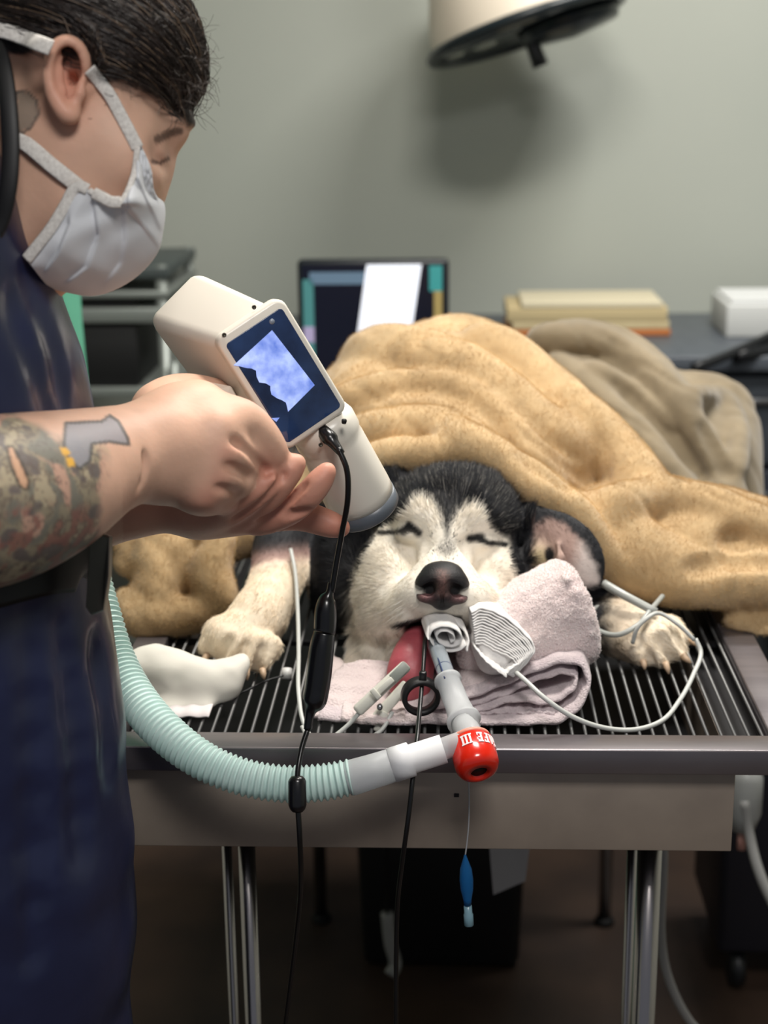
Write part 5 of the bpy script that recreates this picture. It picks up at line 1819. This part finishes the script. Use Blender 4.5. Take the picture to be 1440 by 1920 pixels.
# ear
EDP = DM - 0.070
CH(B, [(136, 150, EDP + 0.006, 36), (128, 170, EDP + 0.004, 32)], 0.012, sq=((0.25, 0, 1), 0.35))
CH(B, [(158, 140, EDP - 0.004, 7), (155, 108, EDP - 0.008, 8), (140, 85, EDP - 0.011, 9), (120, 80, EDP - 0.013, 9), (102, 95, EDP - 0.014, 9), (94, 130, EDP - 0.013, 9), (98, 170, EDP - 0.011, 9), (114, 203, EDP - 0.009, 10), (130, 218, EDP - 0.007, 11), (140, 208, EDP - 0.004, 9)], 0.006, n=26)
M2(126, 132, EDP - 0.008, 22, 44, 0.012, 0.006, -6, True)
M2(136, 146, EDP + 0.004, 11, 14, 0.012, 0.005, 0, True)
CH(B, [(112, 108, EDP - 0.007, 6), (110, 140, EDP - 0.007, 7), (120, 172, EDP - 0.007, 7)], 0.006)
CH(B, [(152, 158, EDP - 0.006, 8), (150, 176, EDP - 0.006, 8), (142, 192, EDP - 0.006, 7)], 0.006)
CH(B, [(138, 166, EDP - 0.003, 4), (142, 182, EDP - 0.003, 3)], 0.004, True)
# neck, shoulders, chest
CH(B, [(95, 300, DM + 0.005, 105), (10, 420, DM + 0.010, 112), (-70, 560, DM + 0.015, 125)], 0.04)
CH(B, [(60, 250, DM - 0.03, 45), (40, 420, DM - 0.012, 46)], 0.03)
CH(B, [(-90, 620, 1.17, 170), (-110, 900, 1.19, 190)], 0.03)
SHN, ELB = w2c(np.array([-0.42, -0.285, 1.36])), w2c(np.array([-0.46, -0.282, 1.14]))
B.cap(w2c(np.array([-0.38, -0.15, 1.35])), SHN, 0.060, 0.055, 0.02)
B.cap(SHN, ELB, 0.056, 0.046, 0.02)
B.cap(ELB, cc(-130, 960, 1.035), 0.047, pxr(150, 1.035), 0.012)
# near forearm (tattooed)
CH(B, [(-130, 960, 1.035, 150), (0, 936, 1.075, 146), (100, 905, 1.110, 122), (185, 868, 1.145, 92), (238, 852, 1.168, 76)], 0.012, n=14)
# near hand: back of the hand, knuckles, fingers round the grip
CH(B, [(245, 852, 1.172, 74), (300, 838, 1.188, 82), (352, 832, 1.200, 84)], 0.02)
M2(330, 850, 1.196, 96, 92, 0.034, 0.02, -10)
CH(B, [(330, 770, 1.200, 44), (372, 768, 1.205, 42), (410, 790, 1.200, 40)], 0.02)
CH(B, [(398, 790, 1.198, 40), (452, 792, 1.212, 37), (492, 828, 1.226, 31), (516, 866, 1.240, 25)], 0.009, n=10)
CH(B, [(400, 846, 1.188, 35), (440, 852, 1.204, 34), (478, 872, 1.232, 28), (490, 884, 1.262, 24)], 0.008, n=10)
CH(B, [(388, 892, 1.190, 33), (425, 896, 1.203, 31), (455, 908, 1.232, 27), (462, 912, 1.262, 23)], 0.008, n=10)
CH(B, [(358, 926, 1.196, 31), (396, 930, 1.208, 28), (424, 936, 1.234, 24), (430, 938, 1.262, 20)], 0.008, n=10)
for (a, b, r) in ((428, 800, 13), (432, 852, 15), (418, 898, 15), (390, 934, 12)):
    M2(a - 8, b, 1.184 + (0.004 if a == 390 else 0), r * 1.6, r * 1.4, 0.012, 0.02)
CH(B, [(290, 770, 1.228, 44), (345, 752, 1.250, 36), (392, 752, 1.272, 28), (425, 760, 1.285, 24)], 0.016, n=10)
CH(B, [(250, 850, 1.1345, 2), (258, 880, 1.138, 2.5), (256, 912, 1.145, 2), (240, 930, 1.155, 2)], 0.006, True, n=8)
# far forearm and the hand below the cone
CH(B, [(-40, 1010, 1.24, 95), (70, 1010, 1.265, 72), (190, 968, 1.275, 48), (285, 948, 1.280, 42)], 0.014, n=10)
CH(B, [(285, 948, 1.280, 42), (370, 955, 1.282, 46), (450, 955, 1.285, 42)], 0.016)
M2(400, 955, 1.275, 92, 44, 0.030, 0.016, -6)
CH(B, [(392, 968, 1.262, 29), (448, 946, 1.240, 25), (482, 922, 1.228, 22), (509, 904, 1.226, 18)], 0.006, n=10)
CH(B, [(445, 968, 1.268, 28), (498, 935, 1.248, 25), (530, 900, 1.240, 22), (556, 868, 1.240, 18)], 0.006, n=10)
CH(B, [(485, 978, 1.276, 27), (548, 954, 1.262, 24), (586, 920, 1.252, 22), (613, 884, 1.250, 18)], 0.006, n=10)
CH(B, [(480, 970, 1.295, 28), (560, 966, 1.300, 25), (610, 980, 1.302, 22), (640, 990, 1.300, 17)], 0.006, n=10)
for q, r in (([(436, 826), (462, 842), (486, 866), (500, 886)], 5), ([(424, 872), (450, 884), (472, 898)], 5), ([(408, 914), (432, 922), (448, 930)], 4),
             ([(438, 974), (486, 944), (520, 912), (532, 890)], 4), ([(486, 976), (540, 942), (572, 908)], 4), ([(536, 968), (580, 956), (606, 940)], 4), ([(268, 850), (272, 885), (262, 918)], 2.2)):
    fold(B, q, r, -0.1, 0.005, True, 1.02)
W, Q, N, V = B.mesh(2)
u, v = proj(V)
dep = V[:, 2]
nz = fbm(V, 60, 3, 5)
nz2 = fbm(V, 300, 2, 6)
SK = lin3(216, 174, 150)
col = np.tile(SK, (len(V), 1)) * (1 + 0.07 * nz[:, None])


def blend(c, rgb, w):
    w = np.clip(w, 0, 1)[:, None]
    return c * (1 - w) + lin3(*rgb) * w


# redder ear, knuckles, finger ends
col = blend(col, (206, 132, 112), 0.6 * np.exp(-((u - 125) / 45) ** 2 - ((v - 150) / 80) ** 2) * (dep < 1.10))
for (a, b) in ((428, 850), (415, 900), (500, 860), (390, 935), (509, 904), (556, 868), (613, 884), (640, 990)):
    col = blend(col, (196, 124, 106), 0.40 * np.exp(-((u - a) / 26) ** 2 - ((v - b) / 26) ** 2))
col = blend(col, (186, 120, 100), 0.35 * sst(900, 960, v) * (u > 230))
col = blend(col, (184, 108, 92), 0.45 * sst(400, 470, u) * sst(850, 890, v) * (dep > 1.215))
# scalp under the hair
HL = [(-300, 60), (0, 95), (50, 100), (92, 82), (128, 72), (160, 92), (185, 140), (215, 150), (240, 142), (262, 172), (300, 186), (330, 205), (352, 235), (420, 260), (420, -400), (-300, -400)]
hs = poly_sd(u, v, HL) + nz * 5
scalp = (1 - sst(-6, 6, hs)) * ((dep > EDP + 0.002) | (v < 60))
col = blend(col, (34, 27, 24), scalp)
# eyebrow, lashes, and the eye-socket shade painted into the skin
col = blend(col, (60, 44, 38), 0.8 * (1 - sst(5, 11, line_d(u, v, [(296, 262), (318, 250), (336, 246)]) + nz2 * 2)) * (dep < DM))
col = blend(col, (40, 30, 28), 0.9 * (1 - sst(2, 5, line_d(u, v, [(286, 303), (300, 306), (316, 297)]))))
col = blend(col, (150, 100, 84), 0.4 * np.exp(-((u - 300) / 26) ** 2 - ((v - 288) / 24) ** 2))
# tattoo behind the ear
tk = poly_sd(u, v, [(30, 172), (52, 172), (70, 190), (72, 215), (58, 240), (40, 250), (25, 240)])
col = blend(col, (122, 118, 108), 0.75 * (1 - sst(-3, 3, tk + nz2 * 4)) * (dep < DM))
col = blend(col, (70, 68, 66), 0.7 * (1 - sst(1.5, 4, np.abs(tk))) * (dep < DM))
# sleeve of tattoos on the near forearm
arm_ = (u < 250) & (v > 740) & (dep < 1.20) & (v < 1110)
edge = 222 - (v - 780) * 0.12
t_in = sst(0, 24, edge - u + nz * 14) * arm_
c_sk = col.copy()
patch = fbm(V, 70, 2, 51)
patch2 = fbm(V + 3.1, 55, 2, 52)
patch3 = fbm(V + 7.7, 110, 2, 53)
tc_ = np.tile(lin3(132, 128, 108), (len(V), 1))
tc_ = blend(tc_, (96, 104, 96), sst(0.0, 0.25, patch))
tc_ = blend(tc_, (158, 150, 126), sst(0.25, 0.4, patch2))
tc_ = blend(tc_, (182, 146, 128), sst(0.35, 0.5, -patch2))
tc_ = blend(tc_, (76, 80, 82), sst(0.35, 0.55, -patch))
tc_ = blend(tc_, (124, 74, 70), sst(0.15, 0.35, patch3 + 0.35 * np.exp(-((u - 110) / 80) ** 2 - ((v - 1000) / 40) ** 2)) * sst(930, 970, v) * 0.8)
for fld in (patch, patch2 - 0.3, patch3):
    tc_ = blend(tc_, (60, 60, 60), 0.6 * (1 - sst(0.02, 0.07, np.abs(fld))))
upper = sst(0, 40, v - (800 + 0.12 * (u - 100)) + nz * 20 + 60 * sst(120, 0, u))
wt = t_in * np.clip(upper, 0, 1) * 0.88
col = col * (1 - wt[:, None]) + tc_ * wt[:, None]
# the flat grey emblem near the wrist
emb = poly_sd(u, v, [(123, 793), (190, 790), (206, 779), (222, 790), (240, 822), (242, 834), (205, 828), (172, 832), (170, 862), (150, 880), (128, 860), (120, 832)])
col = blend(col, (142, 140, 146), 0.9 * (1 - sst(-3, 3, emb)) * arm_)
col = blend(col, (74, 72, 70), 0.85 * (1 - sst(1.5, 4.5, np.abs(emb))) * arm_)
for q in ([(113, 840), (124, 840), (132, 850), (120, 854)], [(124, 858), (136, 858), (140, 872), (128, 874)]):
    ye = poly_sd(u, v, q)
    col = blend(col, (222, 170, 70), (1 - sst(-1, 3, ye)) * arm_)
big = poly_sd(u, v, [(12, 838), (24, 836), (40, 868), (54, 900), (52, 918), (38, 912), (24, 880)])
col = blend(col, (204, 160, 130), 0.9 * (1 - sst(-3, 2, big)) * arm_)
col = blend(col, (50, 50, 46), 0.8 * (1 - sst(1.5, 4, np.abs(big))) * arm_)
col = np.clip(col, 0, 1)
dv_ = w2c(W) - cc(-30, 10, DM - 0.02)
ang_ = np.arctan2(dv_[:, 1], dv_[:, 0]) * 14 + dv_[:, 2] * 120
W = W + N * (scalp * (0.0022 + 0.0022 * np.sin(ang_ + 2.5 * fbm(V, 24, 2, 88)) + 0.002 * fbm(V, 50, 2, 89)))[:, None]
M_pskin = mat('person_skin', (206, 160, 136), 0.5, vcol='Col', bump=(260, 0.18, 0.001), sss=0.12, spec=0.35)
mk('body', W, Q, M_pskin, per_, True, cols=col)

# ---- hair
def samp(Fd, p):
    """field value and gradient at camera-frame points"""
    q = (p - Fd.lo) / Fd.h
    i = np.clip(np.round(q).astype(int), 1, Fd.n - 2)
    a = Fd.a
    g = np.stack([a[i[:, 0] + 1, i[:, 1], i[:, 2]] - a[i[:, 0] - 1, i[:, 1], i[:, 2]], a[i[:, 0], i[:, 1] + 1, i[:, 2]] - a[i[:, 0], i[:, 1] - 1, i[:, 2]],
                  a[i[:, 0], i[:, 1], i[:, 2] + 1] - a[i[:, 0], i[:, 1], i[:, 2] - 1]], 1) / (2 * Fd.h)
    n_ = g / np.maximum(np.linalg.norm(g, axis=1, keepdims=True), 1e-6)
    return a[i[:, 0], i[:, 1], i[:, 2]], n_


wt = ((hs < 2) & (v < 260) & (u < 420) & (dep > EDP - 0.004)).astype(float) * (1 - ((u > 85) & (u < 165) & (v > 70) & (dep < EDP + 0.004)))
P, n_, qi, w4 = scatter(W, Q, N, 15000, wt)
pc_ = w2c(P)
bun = cc(-30, 10, DM - 0.02)
step = 0.0072
K_ = 14
pos = pc_.copy()
off = 0.003 + 0.007 * rng.random(len(P))
pts = [pos.copy()]
wig = np.stack([fbm(P, 60, 2, s) for s in (61, 62, 63)], 1)
for k in range(K_ - 1):
    to = bun - pos
    dist = np.linalg.norm(to, axis=1, keepdims=True)
    to /= np.maximum(dist, 1e-6)
    _, g = samp(B, pos)
    t = to - g * (to * g).sum(1, keepdims=True)
    t /= np.maximum(np.linalg.norm(t, axis=1, keepdims=True), 1e-6)
    t = t + wig * 0.22 + rng.normal(0, 0.05, pos.shape)
    pos = pos + t * np.minimum(step, dist * 0.5)
    s_, g = samp(B, pos)
    want = off * min(1.0, (k + 1) / 4.0)
    near = np.abs(s_) < 0.05
    pos = np.where(near[:, None], pos + g * (want - s_)[:, None], pos)
    pts.append(pos.copy())
PT = c2w(np.stack(pts, 1).reshape(-1, 3)).reshape(len(P), K_, 3)
hcol = lin3(44, 34, 30) * (0.4 + 1.1 * rng.random((len(P), 1)))
hl = rng.random(len(P)) < 0.12
hcol[hl] = lin3(128, 106, 86)
M_hair = mat('person_hair', (40, 30, 26), 0.42, vcol='Col', spec=0.6)
hair('hair', PT, 0.00022 + 0.00014 * rng.random(len(P)), hcol, M_hair, per_, tip=0.5)
# loose curls along the front of the hairline
cur_ = []
for i in range(620):
    t = random.random()
    a = np.array([262 + 92 * t + random.uniform(-14, 8), 60 + 150 * t + random.uniform(-60, 16)])
    if random.random() < 0.3:
        a = np.array([random.uniform(150, 270), random.uniform(130, 160)])
    dd = DM - 0.055 * random.random() + 0.01
    p = cc(a[0], a[1], dd)
    s_, g = samp(B, p[None])
    p = p - g[0] * max(min(s_[0], 0.04), -0.03)
    d0 = np.array([random.uniform(0.1, 1.0), random.uniform(-0.8, 0.7), random.uniform(-0.5, 0.3)])
    ax_ = np.array([random.gauss(0, 1) for _ in range(3)])
    ax_ /= np.linalg.norm(ax_)
    d0 /= np.linalg.norm(d0)
    q = [p.copy()]
    L_ = random.uniform(0.0012, 0.0030)
    cv = random.uniform(0.1, 0.55)
    for k in range(11):
        d0 = d0 + np.cross(ax_, d0) * cv
        d0 /= np.linalg.norm(d0)
        q.append(q[-1] + d0 * L_)
    cur_.append(c2w(np.array(q)))
hair('loose_curls', np.array(cur_), np.full(len(cur_), 0.0002), np.tile(lin3(58, 46, 40), (len(cur_), 1)), M_hair, per_, tip=0.5)
# bun at the back of the head
BN = Field(cc(-120, 110, 1.06), cc(60, -110, 1.24), 0.004)
E3(BN, -28, 5, DM - 0.02, 60, 56, 0.04, 0.01)
CH(BN, [(-60, 30, DM - 0.05, 22), (-20, 46, DM - 0.056, 20), (22, 20, DM - 0.05, 20), (26, -20, DM - 0.05, 18)], 0.006)
w_, q_, n_, v3 = BN.mesh(2)
mk('hair_bun', w_, q_, mat('bun_brown', (46, 34, 30), 0.45, noise=(90, (26, 20, 18), 0.8), bump=(300, 0.8, 0.002)), per_)

# ---- face mask
M_mask = mat('mask_white', (216, 218, 222), 0.8, bump=(700, 0.12, 0.0005))
M_band = mat('mask_band', (232, 228, 222), 0.85, noise=(420, (190, 184, 178), 0.7), bump=(420, 0.5, 0.0006))
mask = mk('face_mask_holder', [(0, 0, 0)], [], None, per_) if False else None
BE = [(258, 276), (249, 335), (223, 381), (184, 367), (146, 350), (120, 390), (95, 430), (70, 462), (50, 487)]
SE = [(264, 272), (286, 316), (293, 352), (308, 388), (305, 432), (294, 474), (250, 522), (180, 553), (92, 540)]
NR, NC = 150, 80
bE, sE = spline(np.array(BE), NR), spline(np.array(SE), NR)
hw = np.interp(np.linspace(0, 1, NR), [0, 0.12, 0.25, 0.5, 0.8, 1.0], [0.050, 0.056, 0.064, 0.068, 0.060, 0.052])
FOLDS = [[(178, 395), (184, 440), (162, 500), (120, 532)], [(232, 402), (234, 450), (226, 492), (196, 532)], [(240, 390), (264, 420), (286, 450), (298, 468)], [(256, 335), (276, 380), (300, 432)], [(130, 420), (110, 470), (84, 510)]]
S_, T_ = np.meshgrid(np.linspace(0, 1, NC), np.linspace(0, 1, NR))
PX = bE[:, None, 0] * (1 - S_) + sE[:, None, 0] * S_
PY = bE[:, None, 1] * (1 - S_) + sE[:, None, 1] * S_
ZZ = hw[:, None] * np.cos(S_ * math.pi / 2) ** 0.75 + 0.003
DSP = np.zeros_like(ZZ)
for q in FOLDS:
    dl = line_d(PX, PY, q)
    qa = np.array(q, float)
    xs = np.interp(PY, qa[:, 1], qa[:, 0])
    side_ = PX - xs
    DSP += 0.0046 * (sst(-3.0, 3.0, side_) * np.exp(-dl / 26.0) - (1 - sst(-3.0, 3.0, side_)) * 0.35 * np.exp(-dl / 9.0))
DSP += 0.0022 * np.sin(PX * 0.05 + 2 * np.sin(PY * 0.03)) * np.sin(PY * 0.045)
DSP *= np.minimum(1, S_ * 8) * np.minimum(1, (1 - T_) * 9) * np.cos(S_ * math.pi / 2) ** 0.4
ZZ = ZZ + DSP
# never below the cheek
dgrid = np.arange(1.04, DM, 0.0015)
for i in range(NR):
    for j in range(0, NC - 8):
        Pq = np.stack([(PX[i, j] - 720) / FPX * dgrid, (960 - PY[i, j]) / FPX * dgrid, dgrid], 1)
        qi_ = np.round((Pq - B.lo) / B.h).astype(int)
        qi_ = np.clip(qi_, 0, B.n - 1)
        ins = B.a[qi_[:, 0], qi_[:, 1], qi_[:, 2]] < 0.0015
        if ins.any():
            ZZ[i, j] = max(ZZ[i, j], DM - dgrid[ins.argmax()])
for _ in range(4):
    Zp = np.pad(ZZ, 1, mode='edge')
    Za = (Zp[:-2, 1:-1] + Zp[2:, 1:-1] + Zp[1:-1, :-2] + Zp[1:-1, 2:]) / 4
    far = (np.arange(NC) > NC * 0.45)[None, :]
    ZZ = np.where(far, 0.4 * ZZ + 0.6 * Za, 0.8 * ZZ + 0.2 * Za)
    ZZ[:, -1] = 0.003
vm = []
for side in (1, -1):
    vm.append(c2w(np.stack([(PX - 720) / FPX * (DM - side * ZZ), (960 - PY) / FPX * (DM - side * ZZ), DM - side * ZZ], -1).reshape(-1, 3)))
vm = np.concatenate(vm)
fm = []
for sd_ in (0, 1):
    o0 = sd_ * NR * NC
    for i in range(NR - 1):
        for j in range(NC - 1):
            a = o0 + i * NC + j
            q = [a, a + 1, a + NC + 1, a + NC]
            fm.append(q if sd_ == 0 else q[::-1])
for i in range(NR - 1):
    a, b = i * NC + NC - 1, NR * NC + i * NC + NC - 1
    fm.append([a, b, b + NC, a + NC])
mo = mk('face_mask', np.array(vm), fm, M_mask, per_)
sm = mo.modifiers.new('thickness', 'SOLIDIFY')
sm.thickness = 0.0012
sm.offset = 0
vmn = np.array(vm)[:NR * NC].reshape(NR, NC, 3)
i0 = int(NR * 0.44)


def flat_strip(name, pts, w, th, m, parent, n=40, lift=0.0):
    P = spline(np.array(pts), n)
    v_, f_ = sweep_vf(P, w, 10, True, (1.0, th), None)
    # section: wide across the view, thin along it
    T = np.gradient(P, axis=0)
    T /= np.linalg.norm(T, axis=1, keepdims=True)
    vv = []
    ang = np.linspace(0, 2 * math.pi, 10, endpoint=False)
    for i in range(n):
        wv = np.cross(T[i], FV)
        wv /= max(np.linalg.norm(wv), 1e-6)
        nv = np.cross(wv, T[i])
        vv.append(P[i] + w * (np.cos(ang)[:, None] * wv + th * np.sin(ang)[:, None] * nv))
    return mk(name, np.concatenate(vv), f_, m, parent)


EB = vmn[i0:, 0]
flat_strip('edge_binding', [EB[k] - FV * 0.001 for k in np.linspace(2, len(EB) - 1, 14).astype(int)], 0.0042, 0.28, M_band, mo, 50)
ET_ = vmn[:i0 + 2, 0]
flat_strip('edge_binding', [ET_[k] - FV * 0.001 for k in np.linspace(0, len(ET_) - 1, 12).astype(int)], 0.0022, 0.4, M_band, mo, 40)
def skinpt(px, py, lift=0.0016):
    """point just above the near side of the head on a sight line"""
    for d in np.arange(1.03, 1.2, 0.001):
        s_, g = samp(B, cc(px, py, d)[None])
        if s_[0] < lift:
            return atd(px, py, d)
    return atd(px, py, 1.12)
flat_strip('upper_band', [skinpt(*p) for p in ((258, 278), (244, 250), (224, 212), (204, 176), (184, 150), (168, 130))], 0.0046, 0.16, M_band, mo, 40)
flat_strip('upper_band', [skinpt(*p, 0.010) for p in ((96, 90), (70, 80), (45, 70), (18, 60), (-20, 52), (-50, 42))], 0.0056, 0.16, M_band, mo, 30)
flat_strip('lower_band', [skinpt(150, 352), skinpt(122, 330), skinpt(92, 306), skinpt(62, 280), skinpt(38, 262), skinpt(10, 240)], 0.0056, 0.16, M_band, mo, 40)
flat_strip('seam_band', [vmn[int(NR * x), int(NC * 0.02)] - FV * 0.0015 for x in (0.27, 0.33, 0.38, 0.43)], 0.0042, 0.3, M_band, mo, 20)

# ---- lead apron
M_apron = mat('apron_navy', (36, 42, 74), 0.34, noise=(10, (25, 29, 54), 0.8), bump=(14, 0.25, 0.008), coat=0.1)
M_trim = mat('apron_trim', (12, 12, 14), 0.55)
AY = -0.135
ap = Field((-0.56, -0.62, 0.92), (-0.10, 0.34, 1.50), 0.0048)
def WP(px, py, dx=0.0, dy=0.0, Y=AY):
    p = aty(px, py, Y) + np.array([dx, dy, 0])
    return w2c(p)
RA = 0.118
edge_ = [(28, 440), (72, 540), (112, 650), (150, 755), (168, 880), (172, 1010), (176, 1120), (200, 1240), (224, 1380), (238, 1550), (241, 1750), (241, 2000), (241, 2400)]
pts_ = [WP(a, b) - np.array([RA, 0, 0]) for a, b in edge_]
for i in range(len(pts_) - 1):
    ap.cap(pts_[i], pts_[i + 1], RA, RA, 0.02, sq=(w2c(CP + np.array([0, 1.0, 0])), 1.0))
# collar and near shoulder flap
ap.chain([WP(-60, 250, 0, -0.05), WP(-55, 380, 0, -0.05), WP(-40, 480, 0, -0.05)], 0.034, 0.03)
ap.chain([WP(-180, 520, 0, -0.06), WP(-190, 700, 0, -0.08)], 0.075, 0.03)
ap.cap(w2c(np.array([-0.42, -0.14, 1.33])), w2c(np.array([-0.42, -0.235, 1.355])), 0.070, 0.062, 0.02)
ap.cap(w2c(np.array([-0.42, -0.14, 1.33])), w2c(np.array([-0.42, -0.045, 1.355])), 0.070, 0.062, 0.02)
# folds
for (q, r) in (([(30, 560), (80, 700), (110, 800)], 5), ([(60, 520), (110, 640), (135, 760)], 3), ([(120, 1180), (150, 1350), (160, 1600)], 8), ([(60, 1150), (70, 1400), (60, 1800)], 9), ([(180, 1200), (200, 1330), (212, 1460)], 4)):
    P3 = []
    for (a, b) in q:
        for d in np.arange(1.0, 1.45, 0.002):
            i = np.round((cc(a, b, d) - ap.lo) / ap.h).astype(int)
            if np.all(i >= 0) and np.all(i < ap.n) and ap.a[tuple(i)] < 0:
                break
        P3.append(cc(a, b, d - 0.0045))
    ap.chain(P3, pxr(r, 1.1), 0.018, True, n=8)
W, Q, N, V = ap.mesh(2)
W = W + N * (0.0035 * fbm(V, 13, 2, 9))[:, None]
mk('apron', W, Q, M_apron, per_)
def ap_surf(px, py, lift=0.002):
    for d in np.arange(0.98, 1.5, 0.001):
        i = np.round((cc(px, py, d) - ap.lo) / ap.h).astype(int)
        if np.all(i >= 0) and np.all(i < ap.n) and ap.a[tuple(i)] < lift:
            return atd(px, py, d)
    return atd(px, py, 1.15)
CTRIM = [(-14, 70, 1.085), (4, 120, 1.070), (16, 200, 1.060), (20, 290, 1.058), (14, 360, 1.060), (-2, 420, 1.066), (-40, 480, 1.07)]
CO = Field(cc(-120, 480, 0.98), cc(40, 40, 1.2), 0.004)
CH(CO, [(-50, 90, 1.10, 46), (-28, 200, 1.085, 46), (-24, 310, 1.08, 44), (-40, 430, 1.085, 46)], 0.02, n=10)
w_, q_, n_, v3 = CO.mesh(2)
mk('collar', w_, q_, M_apron, per_)
flat_strip('collar_trim', [atd(*p) for p in CTRIM], pxr(17, 1.065), 0.35, M_trim, per_, 40)
# waist strap and its stiff buckle end
bp_ = [(a, b) for a, b in ((-80, 1100), (-20, 1090), (40, 1075), (100, 1062), (150, 1060), (172, 1064))]
sp_ = [ap_surf(a, b) - FV * 0.002 for a, b in bp_]
flat_strip('waist_strap', sp_, pxr(54, 1.08), 0.10, M_trim, per_, 40)
bk = [atd(188, 1000, 1.118), atd(205, 1006, 1.120), atd(203, 1080, 1.122), atd(193, 1146, 1.124), atd(170, 1154, 1.120), atd(160, 1140, 1.112), atd(166, 1060, 1.108), atd(168, 1002, 1.108)]
c_ = np.mean(bk, 0)
rings, fs = [], []
for k, z in ((0.96, 0.0), (1.0, 0.003), (1.0, 0.013), (0.96, 0.016)):
    rings += [c_ + (p - c_) * k + FV * z for p in bk]
nb = len(bk)
for i in range(3):
    for j in range(nb):
        k = (j + 1) % nb
        fs.append([i * nb + j, (i + 1) * nb + j, (i + 1) * nb + k, i * nb + k])
fs += [list(range(nb)), [3 * nb + j for j in range(nb)][::-1]]
bo = mk('strap_buckle', np.array(rings), fs, mat('buckle_black', (8, 8, 10), 0.35), per_, True)
autosmooth(bo, 50)
# sleeve edge, trousers and shoes (below and beside the frame)
SLV = Field(np.minimum(SHN, ELB) - 0.10, np.maximum(SHN, ELB) + 0.10, 0.0045)
SLV.cap(SHN, SHN * 0.35 + ELB * 0.65, 0.072, 0.068, 0.01)
SLV.half(SHN * 0.33 + ELB * 0.67, ELB - SHN, 0.004)
w_, q_, n_, v3 = SLV.mesh(2)
w_ = w_ + n_ * (0.002 * fbm(v3, 26, 2, 15))[:, None]
mk('sleeve', w_, q_, mat('sleeve_black', (20, 20, 26), 0.8), per_)
M_trous = mat('trouser_navy', (24, 28, 48), 0.8)
for sy in (-0.06, 0.06):
    tube('trouser_leg', [(-0.37, AY + sy, 0.56), (-0.37, AY + sy, 0.30), (-0.38, AY + sy * 1.1, 0.07)], [0.062, 0.055, 0.048], M_trous, per_, n=14, seg=18)
    SH = Field(w2c(np.array([[-0.36, AY + sy, 0.045]]))[0] - 0.17, w2c(np.array([[-0.36, AY + sy, 0.045]]))[0] + 0.17, 0.005)
    SH.cap(w2c(np.array([-0.40, AY + sy, 0.042])), w2c(np.array([-0.24, AY + sy, 0.034])), 0.042, 0.034, 0.01)
    SH.cap(w2c(np.array([-0.39, AY + sy, 0.07])), w2c(np.array([-0.37, AY + sy, 0.09])), 0.042, 0.04, 0.02)
    w_, q_, n_, v3 = SH.mesh(2)
    mk('shoe', w_, q_, mat('shoe_black', (22, 22, 24), 0.5), per_)
